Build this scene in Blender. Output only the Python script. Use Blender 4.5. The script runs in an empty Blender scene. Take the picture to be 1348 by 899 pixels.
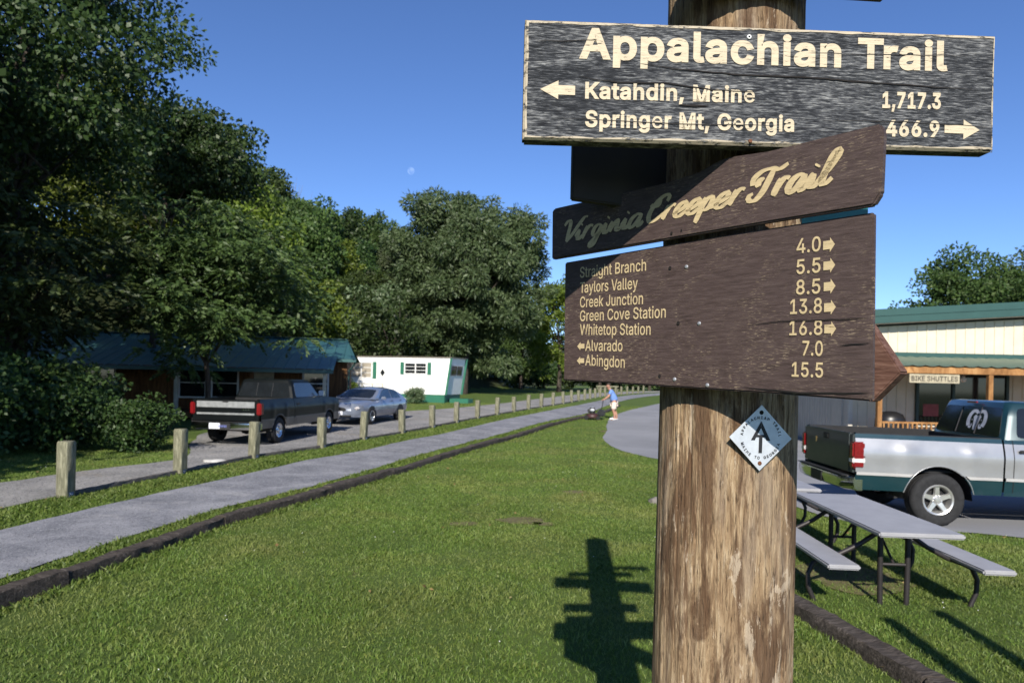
import bpy, bmesh, math, random
import numpy as np
from mathutils import Vector, Matrix, noise as mnoise

random.seed(11); RNG = np.random.default_rng(11)
S = bpy.context.scene
COL = S.collection
R = math.radians

# ------------------------------------------------------------------ camera, sky, sun, exposure
H_EYE = 1.95; ROLL = R(1.25); FPX = 899.0
cd = bpy.data.cameras.new('camera'); cam = bpy.data.objects.new('camera', cd); COL.objects.link(cam)
cd.sensor_width = 36; cd.lens = 24.0; cd.shift_y = 50.5/1348
cd.clip_start = 0.05; cd.clip_end = 4000
cr, sr = math.cos(ROLL), math.sin(ROLL)
cam.matrix_world = Matrix(((cr, -sr, 0, 0), (0, 0, -1, 0), (sr, cr, 0, H_EYE), (0, 0, 0, 1)))
cd.dof.use_dof = True; cd.dof.focus_distance = 1.36; cd.dof.aperture_fstop = 9.0
S.camera = cam
SUN_EL, SUN_AZ = R(31.5), R(5.0)            # light travels towards (sin az, cos az)
w = bpy.data.worlds.new('World'); S.world = w; w.use_nodes = True
wn = w.node_tree; wn.nodes.clear()
sky = wn.nodes.new('ShaderNodeTexSky'); sky.sky_type = 'NISHITA'; sky.sun_disc = False
sky.sun_elevation = SUN_EL; sky.sun_rotation = math.pi + SUN_AZ
sky.altitude = 1500; sky.air_density = 0.9; sky.dust_density = 0.15; sky.ozone_density = 5.0
bg = wn.nodes.new('ShaderNodeBackground'); bg.inputs[1].default_value = 0.09
wo = wn.nodes.new('ShaderNodeOutputWorld')
hs = wn.nodes.new('ShaderNodeHueSaturation'); hs.inputs['Saturation'].default_value = 1.07; hs.inputs['Hue'].default_value = .507
wn.links.new(sky.outputs[0], hs.inputs['Color']); wn.links.new(hs.outputs[0], bg.inputs[0]); wn.links.new(bg.outputs[0], wo.inputs[0])
sl = bpy.data.lights.new('sun', 'SUN'); sun = bpy.data.objects.new('sun', sl); COL.objects.link(sun)
sl.energy = 4.0; sl.angle = R(0.5); sl.color = (1.0, 0.94, 0.84)
ld = Vector((math.sin(SUN_AZ)*math.cos(SUN_EL), math.cos(SUN_AZ)*math.cos(SUN_EL), -math.sin(SUN_EL)))
sun.rotation_euler = ld.to_track_quat('-Z', 'Y').to_euler()
S.view_settings.view_transform = 'Standard'; S.view_settings.look = 'None'
S.view_settings.gamma = 1; S.view_settings.use_curve_mapping = False
S.view_settings.exposure = 0.95
S.render.engine = 'CYCLES'
S.cycles.max_bounces = 6; S.cycles.diffuse_bounces = 3; S.cycles.transparent_max_bounces = 8

# ------------------------------------------------------------------ helpers
def terrain(x, y):
    """height of the ground: level by the post, rising gently in the distance, a wooded hill to the left"""
    x = np.asarray(x, float); y = np.asarray(y, float)
    t = np.maximum(0, y-22.0)
    z = 0.9*(1-np.exp(-(t*t/(t+6.0))/38.0))
    s = (x+18)*-0.966+(y-30)*0.261
    h = np.clip(s, 0, 32)
    z = z + 0.57*h*h/(h+5.0)
    return z
def tz(x, y): return float(terrain(x, y))
def G(px, py):
    """ground point under a pixel of the 1348 x 899 photograph"""
    u = (px-674)/FPX; v = (500-py)/FPX
    rx = u*cr-v*sr; rz = u*sr+v*cr
    d = 2.0
    prev = d
    while d < 400:
        if H_EYE+rz*d <= tz(rx*d, d): break
        prev = d; d *= 1.01
    lo, hi = prev, d
    for _ in range(30):
        m = (lo+hi)/2
        if H_EYE+rz*m <= tz(rx*m, m): hi = m
        else: lo = m
    return (rx*hi, hi)

class MB:
    def __init__(s): s.v = []; s.f = []
    def add(s, verts, faces):
        o = len(s.v); s.v.extend([tuple(p) for p in verts]); s.f.extend([tuple(o+i for i in f) for f in faces]); return s
    def box(s, c, d, rz=0, bev=0.0, rx=0, ry=0):
        M = Matrix.Translation(c) @ Matrix.Rotation(rz, 4, 'Z') @ Matrix.Rotation(ry, 4, 'Y') @ Matrix.Rotation(rx, 4, 'X')
        hx, hy, hz = d[0]/2, d[1]/2, d[2]/2
        if bev <= 0:
            V = [M @ Vector((x*hx, y*hy, z*hz)) for z in (-1, 1) for x, y in ((-1,-1),(1,-1),(1,1),(-1,1))]
            return s.add(V, [(3,2,1,0),(4,5,6,7),(0,1,5,4),(1,2,6,5),(2,3,7,6),(3,0,4,7)])
        b = bmesh.new(); bmesh.ops.create_cube(b, size=1)
        for v in b.verts: v.co = Vector((v.co.x*d[0], v.co.y*d[1], v.co.z*d[2]))
        bmesh.ops.bevel(b, geom=list(b.edges), offset=bev, segments=2, affect='EDGES')
        b.verts.index_update()
        s.add([M @ v.co for v in b.verts], [[v.index for v in f.verts] for f in b.faces]); b.free(); return s
    def tube(s, pts, rad, n=8, cap=True):
        pts = [Vector(p) for p in pts]
        if not hasattr(rad, '__len__'): rad = [rad]*len(pts)
        rings = []; up = None
        for i, p in enumerate(pts):
            t = (pts[min(i+1, len(pts)-1)]-pts[max(i-1, 0)]).normalized()
            if up is None:
                up = Vector((0,0,1)) if abs(t.z) < .9 else Vector((1,0,0))
            a = t.cross(up); 
            if a.length < 1e-5: a = t.cross(Vector((0,1,0)))
            a.normalize(); up = a.cross(t).normalized(); 
            rings.append([p+(a*math.cos(2*math.pi*k/n)+up*math.sin(2*math.pi*k/n))*rad[i] for k in range(n)])
        V = [q for r in rings for q in r]; F = []
        for i in range(len(pts)-1):
            for k in range(n):
                k2 = (k+1) % n
                F.append((i*n+k, i*n+k2, (i+1)*n+k2, (i+1)*n+k))
        if cap: F.append(tuple(range(n))[::-1]); F.append(tuple((len(pts)-1)*n+k for k in range(n)))
        return s.add(V, F)
    def lathe(s, prof, n=32, axis='Y', c=(0,0,0)):
        """prof: list of (radius, along)"""
        V = []; F = []; m = len(prof)
        for k in range(n):
            a = 2*math.pi*k/n
            for r, t in prof:
                if axis == 'Y': V.append((c[0]+r*math.cos(a), c[1]+t, c[2]+r*math.sin(a)))
                else: V.append((c[0]+r*math.cos(a), c[1]+r*math.sin(a), c[2]+t))
        for k in range(n):
            k2 = (k+1) % n
            for j in range(m-1): F.append((k*m+j, k2*m+j, k2*m+j+1, k*m+j+1))
        return s.add(V, F)
    def prism(s, poly, a, b, axis='Y'):
        """2-D polygon swept from a to b along an axis; poly in the other two axes"""
        def P(p, t): return {'Y': (p[0], t, p[1]), 'X': (t, p[0], p[1]), 'Z': (p[0], p[1], t)}[axis]
        n = len(poly); V = [P(p, a) for p in poly]+[P(p, b) for p in poly]
        F = [tuple(range(n)), tuple(range(2*n-1, n-1, -1))]+[(i, i+n, (i+1) % n+n, (i+1) % n) for i in range(n)]
        return s.add(V, F)
    def grid(s, rows):
        m = len(rows[0]); V = [p for r in rows for p in r]; F = []
        for i in range(len(rows)-1):
            for j in range(m-1): F.append((i*m+j, i*m+j+1, (i+1)*m+j+1, (i+1)*m+j))
        return s.add(V, F)
    def mesh(s, name, smooth=False, fix=True):
        me = bpy.data.meshes.new(name); me.from_pydata(s.v, [], s.f)
        if fix:
            b = bmesh.new(); b.from_mesh(me); bmesh.ops.recalc_face_normals(b, faces=b.faces); b.to_mesh(me); b.free()
        if smooth: smooth_mesh(me, smooth if smooth is not True else 40)
        me.update(); return me
def smooth_mesh(me, ang=40):
    me.polygons.foreach_set('use_smooth', [True]*len(me.polygons))
    try: me.set_sharp_from_angle(angle=R(ang))
    except Exception: pass

def link(name, data, mat=None, parent=None, loc=None, rot=None):
    o = bpy.data.objects.new(name, data); COL.objects.link(o)
    if mat is not None and data is not None: data.materials.clear(); data.materials.append(mat)
    if parent: o.parent = parent
    if loc: o.location = loc
    if rot: o.rotation_euler = rot
    return o
def obj(name, mb, mat, parent=None, smooth=False, loc=None, rot=None, fix=True):
    return link(name, mb.mesh(name, smooth, fix), mat, parent, loc, rot)
def tag(o, label, cat, group=None, kind=None):
    if label: o['label'] = label
    if cat: o['category'] = cat
    if group: o['group'] = group
    if kind: o['kind'] = kind
    return o
def thing(name, label, cat, loc=(0,0,0), rz=0, group=None, rot=None):
    o = bpy.data.objects.new(name, None); COL.objects.link(o); o.location = loc
    o.rotation_euler = rot if rot else (0, 0, rz); o.empty_display_size = .2
    return tag(o, label, cat, group)
def structure(o): o['kind'] = 'structure'; return o
def copy_tree(o, parent=None):
    c = o.copy(); COL.objects.link(c); c.parent = parent
    for ch in list(o.children): copy_tree(ch, c)
    return c
def mesh_np(name, V, F, smooth=False):
    """V (n,3), F (m,k) arrays"""
    V = np.asarray(V, np.float32); F = np.asarray(F, np.int32); m, k = F.shape
    me = bpy.data.meshes.new(name)
    me.vertices.add(len(V)); me.vertices.foreach_set('co', V.ravel())
    me.loops.add(m*k); me.loops.foreach_set('vertex_index', F.ravel())
    me.polygons.add(m); me.polygons.foreach_set('loop_start', np.arange(0, m*k, k, dtype=np.int32))
    me.polygons.foreach_set('loop_total', np.full(m, k, np.int32))
    if smooth: me.polygons.foreach_set('use_smooth', np.ones(m, bool))
    me.update(calc_edges=True); me.validate(); return me

# ------------------------------------------------------------------ materials
class NT:
    def __init__(s, name):
        s.m = bpy.data.materials.new(name); s.m.use_nodes = True; s.t = s.m.node_tree; s.t.nodes.clear()
        s.out = s.t.nodes.new('ShaderNodeOutputMaterial')
    def n(s, typ, **kw):
        nd = s.t.nodes.new(typ)
        for k, v in kw.items():
            if k.startswith('i_'):
                nd.inputs[int(k[2:])].default_value = v
            else: setattr(nd, k, v)
        return nd
    def l(s, a, b): s.t.links.new(a, b)
    def coord(s, scale=(1,1,1), kind='Object', loc=(0,0,0)):
        tc = s.n('ShaderNodeTexCoord'); mp = s.n('ShaderNodeMapping')
        mp.inputs['Scale'].default_value = scale; mp.inputs['Location'].default_value = loc
        s.l(tc.outputs[kind], mp.inputs[0]); return mp.outputs[0]
    def noise(s, vec, scale=5, detail=4, rough=.55, dist=0):
        nd = s.n('ShaderNodeTexNoise'); nd.inputs['Scale'].default_value = scale; nd.inputs['Detail'].default_value = detail
        nd.inputs['Roughness'].default_value = rough; nd.inputs['Distortion'].default_value = dist
        if vec is not None: s.l(vec, nd.inputs['Vector'])
        return nd.outputs['Fac']
    def ramp(s, fac, stops, interp='LINEAR'):
        nd = s.n('ShaderNodeValToRGB'); nd.color_ramp.interpolation = interp
        e = nd.color_ramp.elements
        while len(e) < len(stops): e.new(.5)
        for i, (p, c) in enumerate(stops):
            e[i].position = p; e[i].color = (c[0], c[1], c[2], 1) if hasattr(c, '__len__') else (c, c, c, 1)
        s.l(fac, nd.inputs[0]); return nd.outputs[0]
    def mix(s, fac, a, b, blend='MIX'):
        nd = s.n('ShaderNodeMix', data_type='RGBA', blend_type=blend)
        for sock, val in ((nd.inputs[0], fac), (nd.inputs[6], a), (nd.inputs[7], b)):
            if hasattr(val, 'node'): s.l(val, sock)
            elif hasattr(val, '__len__'): sock.default_value = (val[0], val[1], val[2], 1)
            else: sock.default_value = val
        return nd.outputs[2]
    def math(s, op, a, b=0.0):
        nd = s.n('ShaderNodeMath', operation=op)
        for i, val in enumerate((a, b)):
            if hasattr(val, 'node'): s.l(val, nd.inputs[i])
            else: nd.inputs[i].default_value = val
        return nd.outputs[0]
    def bsdf(s, col, rough=.7, metal=0, spec=.4, bump=None, bstr=.3, bdist=.01, coat=0, alpha=None, trans=0):
        p = s.n('ShaderNodeBsdfPrincipled')
        for nm, v in (('Base Color', col), ('Roughness', rough), ('Metallic', metal)):
            if hasattr(v, 'node'): s.l(v, p.inputs[nm])
            elif hasattr(v, '__len__'): p.inputs[nm].default_value = (v[0], v[1], v[2], 1)
            else: p.inputs[nm].default_value = v
        p.inputs['Specular IOR Level'].default_value = spec
        p.inputs['Coat Weight'].default_value = coat
        p.inputs['Coat Roughness'].default_value = .06
        p.inputs['Transmission Weight'].default_value = trans
        if alpha is not None: s.l(alpha, p.inputs['Alpha'])
        if bump is not None:
            b = s.n('ShaderNodeBump'); b.inputs['Strength'].default_value = bstr; b.inputs['Distance'].default_value = bdist
            s.l(bump, b.inputs['Height']); s.l(b.outputs[0], p.inputs['Normal'])
        s.l(p.outputs[0], s.out.inputs[0]); return s.m
MAT = {}
def simple(name, col, rough=.6, metal=0, spec=.4, var=.25, scale=6, coat=0, bstr=.1):
    t = NT(name); f = t.noise(t.coord(), scale, 5, .6)
    c = t.mix(t.ramp(f, [(.3, 0), (.7, 1)]), tuple(x*(1-var) for x in col), tuple(min(1, x*(1+var)) for x in col))
    MAT[name] = t.bsdf(c, rough, metal, spec, bump=f, bstr=bstr, bdist=.005, coat=coat); return MAT[name]
def wood(name, dark, mid, light, stretch=(6,60,60), bstr=.4, pos=(.32,.5,.68), rough=.85, patch=None, bd=.004):
    t = NT(name); v = t.coord(stretch)
    f = t.noise(v, 1, 8, .65, .6); f2 = t.noise(t.coord((stretch[0]*.15, stretch[1]*.12, stretch[2]*.12)), 1, 4, .6, .4)
    c = t.ramp(f, [(pos[0], dark), (pos[1], mid), (pos[2], light)])
    c2 = t.mix(t.math('MULTIPLY', t.ramp(f2, [(.42, 0), (.66, 1)]), .55), c, patch if patch else dark)
    MAT[name] = t.bsdf(c2, rough, 0, .25, bump=f, bstr=bstr, bdist=bd); return MAT[name]
# ---- ground-type materials
def ground_mat(name, stops, big, fine_scale=60, bstr=.5, bd=.02, rough=.95, patch=None, speck=None):
    t = NT(name); v = t.coord((1,1,1))
    f = t.noise(v, fine_scale, 6, .7); b = t.noise(v, big, 5, .6, .5)
    mixf = t.math('ADD', t.math('MULTIPLY', f, .55), t.math('MULTIPLY', b, .45))
    c = t.ramp(mixf, stops)
    if patch:
        pf = t.noise(v, patch[0], 6, .65, .8); c = t.mix(t.ramp(pf, [(patch[1], 0), (patch[2], 1)]), c, patch[3])
    if speck:
        vo = t.n('ShaderNodeTexVoronoi'); vo.inputs['Scale'].default_value = speck[0]; t.l(v, vo.inputs['Vector'])
        c = t.mix(t.math('MULTIPLY', t.ramp(vo.outputs['Color'], [(.3, 0), (.9, 1)]), speck[1]), c, speck[2])
    MAT[name] = t.bsdf(c, rough, 0, .2, bump=f, bstr=bstr, bdist=bd); return MAT[name]
ground_mat('lawn', [(.3,(.035,.062,.010)),(.5,(.075,.115,.022)),(.7,(.12,.155,.040))], .9, 90, .8, .03, patch=(.45,.66,.78,(.14,.11,.055)))
ground_mat('gravel', [(.38,(.07,.075,.088)),(.5,(.165,.168,.187)),(.62,(.29,.29,.305))], 1.3, 58, .6, .012, speck=(34,.30,(.40,.40,.425)), patch=(1.6,.56,.74,(.30,.293,.29)))
ground_mat('gravel_road', [(.36,(.09,.088,.088)),(.5,(.185,.18,.175)),(.64,(.30,.285,.27))], .8, 52, .6, .012, speck=(24,.4,(.40,.39,.38)), patch=(.5,.55,.72,(.22,.185,.14)))
ground_mat('asphalt', [(.3,(.15,.153,.163)),(.5,(.22,.223,.238)),(.7,(.30,.303,.32))], .35, 60, .35, .006, patch=(.25,.58,.7,(.165,.168,.18)))
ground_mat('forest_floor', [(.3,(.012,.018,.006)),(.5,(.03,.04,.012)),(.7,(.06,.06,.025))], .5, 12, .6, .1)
ground_mat('bare_soil', [(.3,(.06,.055,.022)),(.5,(.12,.105,.05)),(.7,(.20,.17,.09))], 3, 90, .6, .02)

def leaf_mat(name, c1, c2, c3, rough=.5, transl=.35, spec=.35, objvar=.25, patch=None):
    t = NT(name); g = t.n('ShaderNodeNewGeometry'); oi = t.n('ShaderNodeObjectInfo')
    c = t.ramp(g.outputs['Random Per Island'], [(0, c1), (.55, c2), (1, c3)])
    f = t.noise(t.coord((1,1,1)), .55, 3, .6)
    if patch: c = t.mix(t.math('MULTIPLY', t.ramp(t.noise(t.coord((1,1,1), loc=(4,2,0)), patch[0], 5, .65, .6), [(.46,0),(.68,1)]), patch[1]), c, patch[2])
    hsv = t.n('ShaderNodeHueSaturation'); hsv.inputs['Saturation'].default_value = 1
    t.l(c, hsv.inputs['Color'])
    val = t.math('ADD', t.math('MULTIPLY', oi.outputs['Random'], objvar*2), 1-objvar)
    val = t.math('MULTIPLY', val, t.math('ADD', t.math('MULTIPLY', f, .9), .55))
    t.l(val, hsv.inputs['Value'])
    hue = t.math('ADD', t.math('MULTIPLY', oi.outputs['Random'], .03), .485); t.l(hue, hsv.inputs['Hue'])
    p = t.n('ShaderNodeBsdfPrincipled'); t.l(hsv.outputs[0], p.inputs['Base Color'])
    p.inputs['Roughness'].default_value = rough; p.inputs['Specular IOR Level'].default_value = spec
    tr = t.n('ShaderNodeBsdfTranslucent'); t.l(t.mix(1.0, hsv.outputs[0], (1.0,1.15,.45), 'MULTIPLY'), tr.inputs[0])
    m = t.n('ShaderNodeMixShader'); m.inputs[0].default_value = transl
    t.l(p.outputs[0], m.inputs[1]); t.l(tr.outputs[0], m.inputs[2]); t.l(m.outputs[0], t.out.inputs[0])
    MAT[name] = t.m; return t.m
leaf_mat('leaf_walnut', (.030,.052,.014), (.048,.078,.021), (.078,.112,.034), .5, .25, .3)
leaf_mat('leaf_dark', (.022,.045,.012), (.036,.070,.018), (.058,.095,.026), .5, .3)
leaf_mat('leaf_lime', (.080,.115,.014), (.115,.155,.020), (.16,.195,.030), .5, .4)
leaf_mat('leaf_forest', (.026,.050,.012), (.045,.078,.018), (.075,.110,.028), .55, .3, .3, .4)
leaf_mat('leaf_willow', (.040,.060,.023), (.062,.086,.034), (.098,.124,.055), .5, .3, .35)
leaf_mat('leaf_silver', (.06,.10,.04), (.09,.14,.06), (.20,.25,.15), .5, .3, .4)
leaf_mat('leaf_shrub', (.020,.042,.010), (.034,.066,.016), (.058,.092,.024), .5, .3)
leaf_mat('grass_blade', (.068,.120,.016), (.120,.185,.028), (.20,.24,.062), .5, .22, .35, 0, (.6, .6, (.24,.22,.075)))
leaf_mat('weed_leaf', (.055,.095,.016), (.095,.145,.026), (.16,.20,.05), .55, .35, .3, 0)
wood('bark', (.018,.014,.011), (.05,.040,.032), (.10,.085,.068), (8,8,1.5), .8, bd=.03)
wood('bark_pale', (.10,.09,.075), (.2,.18,.15), (.3,.27,.22), (8,8,1.5), .8, bd=.03)

# ---- wood and paint
def at_board():
    t = NT('weathered_board'); v = t.coord((38,60,320)); f = t.noise(v, 1, 8, .72, .35)
    v2 = t.coord((5,10,30)); b = t.noise(v2, 1, 6, .65, .8)
    k = t.math('ADD', t.math('MULTIPLY', f, .72), t.math('MULTIPLY', b, .28))
    c = t.ramp(k, [(.385,(.006,.007,.009)),(.47,(.021,.023,.027)),(.53,(.080,.083,.088)),(.64,(.32,.32,.31))])
    MAT['weathered_board'] = t.bsdf(c, .85, 0, .3, bump=f, bstr=.8, bdist=.004)
def brown_board():
    t = NT('brown_board'); v = t.coord((22,60,190)); f = t.noise(v, 1, 9, .7, .4)
    v2 = t.coord((1,1,1)); b = t.noise(v2, 9, 6, .7, 1.5); c3 = t.noise(t.coord((70,60,420)), 1, 3, .7)
    base = t.ramp(f, [(.3,(.030,.019,.016)),(.5,(.056,.037,.033)),(.72,(.082,.058,.052))])
    scr = t.math('MULTIPLY', t.ramp(b, [(.44,0),(.66,1)]), t.ramp(c3, [(.54,0),(.64,1)]))
    c = t.mix(t.math('MULTIPLY', scr, .85), base, (.27,.21,.14))
    MAT['brown_board'] = t.bsdf(c, .62, 0, .4, bump=f, bstr=.5, bdist=.003)
def paint_letters(name, col, dark, thr=(.36,.44), stretch=(38,60,320)):
    t = NT(name); f = t.noise(t.coord(stretch), 1, 8, .72, .35)
    c = t.mix(t.ramp(f, [(.4,0),(.7,1)]), tuple(x*.72 for x in col), col)
    a = t.ramp(f, [(thr[0],0),(thr[1],1)])
    MAT[name] = t.bsdf(c, .7, 0, .3, bump=f, bstr=.4, bdist=.002, alpha=a)
def pole_mat():
    t = NT('pole_wood'); f = t.noise(t.coord((110,110,9)), 1, 9, .70, .3)
    st = t.noise(t.coord((15,15,3.4), loc=(3.1,.4,.2)), 1, 10, .70, .5)
    pt = t.noise(t.coord((26,26,7), loc=(1.3,7,2)), 1, 10, .72, .4)
    gr = t.noise(t.coord((14,14,2.2), loc=(9,2,5)), 1, 6, .6, 1.0)
    fine = t.noise(t.coord((200,200,20)), 1, 5, .7)
    ck = t.noise(t.coord((48,48,1.1), loc=(4,4,1)), 1, 3, .5, .4)
    base = t.ramp(f, [(.31,(.075,.045,.025)),(.42,(.225,.145,.080)),(.54,(.37,.26,.150)),(.68,(.52,.40,.265))])
    c = t.mix(t.math('MULTIPLY', t.ramp(gr, [(.46,0),(.66,1)]), .45), base, (.24,.205,.17))
    c = t.mix(t.math('MULTIPLY', t.ramp(st, [(.485,0),(.56,1)]), .82), c, (.095,.050,.026))
    c = t.mix(t.math('MULTIPLY', t.ramp(pt, [(.60,0),(.625,1)]), .6), c, (.56,.46,.34))
    c = t.mix(t.ramp(fine, [(.36,.8),(.44,0)]), c, (.045,.026,.014))
    crk = t.ramp(ck, [(.492,0),(.499,1),(.501,1),(.508,0)])
    c = t.mix(t.math('MULTIPLY', crk, t.ramp(gr, [(.40,1),(.55,0)])), c, (.018,.011,.007))
    hgt = t.math('ADD', t.math('ADD', f, t.math('MULTIPLY', fine, .5)), t.math('MULTIPLY', st, 1.2))
    MAT['pole_wood'] = t.bsdf(c, .85, 0, .25, bump=hgt, bstr=1.0, bdist=.010)
at_board(); brown_board(); pole_mat()
paint_letters('cream_letters', (.58,.49,.345), 0, (.345,.415))
paint_letters('tan_letters', (.56,.44,.25), 0, (.30,.38), (30,60,220))
paint_letters('cream_edge', (.46,.395,.29), 0, (.40,.49), (26,60,60))
wood('red_brown', (.05,.022,.016), (.115,.058,.042), (.18,.105,.08), (22,60,190), .4)
simple('hole', (.008,.006,.005), .9)
simple('galv', (.45,.46,.48), .45, .7, .5)
simple('rust', (.12,.05,.025), .8, .3)
simple('marker_metal', (.50,.53,.57), .38, .35, .5, .12, 40)
simple('black_print', (.012,.012,.014), .5)
simple('teal_sign', (.02,.16,.17), .4); simple('white_paint', (.72,.72,.70), .5, 0, .4, .06)
wood('bollard_wood', (.07,.07,.045), (.17,.165,.11), (.28,.27,.19), (40,40,5), .5)
wood('timber_wood', (.022,.018,.014), (.070,.057,.047), (.17,.145,.125), (50,5,50), .9, pos=(.34,.52,.74), bd=.012)
wood('timber_top', (.05,.045,.042), (.12,.11,.10), (.2,.185,.175), (50,5,50), .9, bd=.012)
wood('cedar', (.16,.075,.025), (.30,.15,.055), (.42,.24,.10), (8,8,3), .3)
wood('cabin_wood', (.06,.028,.011), (.14,.066,.026), (.25,.125,.05), (12,12,1.2), .4)
simple('tag_blue', (.05,.09,.17), .5)
# ---- metal, glass, paint
def siding(name, col, per=.30, rib=.02, axis='X', rough=.5, var=.08):
    t = NT(name); f = t.noise(t.coord(), 2.5, 5, .6)
    c = t.mix(t.ramp(f, [(.3,0),(.7,1)]), tuple(x*(1-var) for x in col), tuple(min(1,x*(1+var)) for x in col))
    MAT[name] = t.bsdf(c, rough, 0, .4)
siding('cream_siding', (.54,.49,.375)); siding('side_siding', (.50,.47,.40)); siding('green_trim', (.024,.068,.060)); siding('green_roof', (.10,.145,.105), rough=.45)
siding('cabin_roof', (.03,.088,.085), rough=.42, var=.15); siding('trailer_white', (.80,.80,.78), rough=.5, var=.04); siding('trailer_green', (.02,.12,.075))
siding('soffit', (.16,.14,.11)); siding('pale_curtain', (.30,.265,.21)); siding('window_frame_white', (.68,.68,.66)); siding('window_frame_dark', (.02,.045,.04))
def glass(name, col=(.012,.014,.016), rough=.05, spec=.6):
    t = NT(name); f = t.noise(t.coord(), 3, 3, .5)
    c = t.mix(f, tuple(x*.6 for x in col), tuple(x*1.5 for x in col)); MAT[name] = t.bsdf(c, rough, 0, spec)
glass('dark_glass'); glass('car_glass', (.010,.012,.014)); glass('blue_glass', (.02,.035,.055))
def carpaint(name, col, metal=.5, rough=.3, coat=.8, dusty=.10):
    t = NT(name); f = t.noise(t.coord(), 3, 5, .65); dust = t.noise(t.coord((1,1,2)), 2, 5, .6)
    c = t.mix(t.ramp(f, [(.3,0),(.7,1)]), tuple(x*.92 for x in col), tuple(min(1,x*1.06) for x in col))
    c = t.mix(t.math('MULTIPLY', t.ramp(dust, [(.45,0),(.75,1)]), dusty), c, (.3,.27,.22))
    r = t.math('ADD', t.math('MULTIPLY', f, .12), rough-.06)
    MAT[name] = t.bsdf(c, r, metal, .5, coat=coat)
carpaint('paint_silver', (.34,.34,.35), .5, .34); carpaint('paint_teal', (.008,.035,.045), .2, .3, .6, .03); carpaint('paint_tailgate', (.035,.045,.047), .2, .5, .25)
carpaint('paint_black', (.004,.0055,.006), 0, .38, .06, .008); carpaint('paint_bluesilver', (.20,.225,.285), .4, .30); carpaint('paint_tan', (.10,.09,.08), .1, .4, .2, .05)
carpaint('trim_pale', (.42,.41,.40), .2, .4, .2)
MAT['paint_black'].node_tree.nodes['Principled BSDF'].inputs['Specular IOR Level'].default_value = .14
simple('tyre', (.018,.018,.019), .85, 0, .3, .3, 20); simple('black_plastic', (.014,.014,.015), .6); simple('bed_liner', (.012,.012,.013), .8)
simple('alloy', (.62,.61,.58), .32, .75, .5, .1, 20); simple('chrome', (.65,.66,.68), .14, 1.0, .5, .05, 5, bstr=.02)
simple('red_lens', (.15,.007,.009), .15, 0, .6, .2, 30); simple('white_lens', (.60,.56,.54), .15, 0, .6); simple('amber_lens', (.6,.2,.03), .2)
simple('plate_white', (.62,.63,.68), .5); simple('tabletop_grey', (.275,.273,.285), .5, 0, .4, .08); simple('tabletop_edge', (.50,.48,.47), .5)
simple('steel_brown', (.030,.026,.026), .5, .3); simple('skin', (.36,.19,.13), .55); simple('hair', (.030,.020,.014), .7)
simple('shirt_blue', (.14,.24,.52), .8, 0, .2, .15, 8); simple('shorts_khaki', (.60,.50,.43), .85); simple('shoe_white', (.75,.75,.74), .6)
simple('mower_red', (.045,.02,.02), .5); simple('stone_pale', (.42,.41,.39), .9); simple('stone_grey', (.16,.145,.13), .9); simple('decal_white', (.5,.52,.57), .5)
simple('painted_wood_pale', (.45,.42,.33), .7); simple('red_poster', (.22,.05,.05), .6); simple('cover_black', (.012,.012,.013), .35)
simple('lamp_pale', (.7,.7,.68), .3); simple('door_white', (.70,.70,.68), .5)

# ------------------------------------------------------------------ the setting: ground sheets
def inpoly(P, X, Y):
    P = np.asarray(P); n = len(P); c = np.zeros(np.shape(X), bool); j = n-1
    for i in range(n):
        xi, yi = P[i]; xj, yj = P[j]
        with np.errstate(divide='ignore', invalid='ignore'):
            t = ((yi > Y) != (yj > Y)) & (X < (xj-xi)*(Y-yi)/(yj-yi+1e-12)+xi)
        c ^= t; j = i
    return c
xs = np.concatenate([np.linspace(-600,-120,17), np.arange(-100,-31,5), np.arange(-30,31,1.0), np.arange(35,101,5), np.linspace(120,600,17)])
ys = np.concatenate([np.linspace(-300,-40,9), np.arange(-30,-3,4), np.arange(-2,70,1.0), np.arange(72,160,4), np.linspace(170,900,22)])
XX, YY = np.meshgrid(xs, ys); ZZ = terrain(XX, YY)
V = np.stack([XX, YY, ZZ], -1).reshape(-1,3); nx = len(xs); F = []
ii, jj = np.meshgrid(np.arange(len(ys)-1), np.arange(nx-1), indexing='ij'); a = (ii*nx+jj).ravel()
quads = np.stack([a, a+1, a+nx+1, a+nx], -1)
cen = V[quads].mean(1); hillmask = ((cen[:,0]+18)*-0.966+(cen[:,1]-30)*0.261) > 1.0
def sheet(name, q, mat):
    me = mesh_np(name, V, q, True); b = bmesh.new(); b.from_mesh(me)
    bmesh.ops.delete(b, geom=[v for v in b.verts if not v.link_faces], context='VERTS'); b.to_mesh(me); b.free()
    return structure(link(name, me, MAT[mat]))
sheet('ground', quads[~hillmask], 'lawn'); sheet('hillside', quads[hillmask], 'forest_floor')

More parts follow.
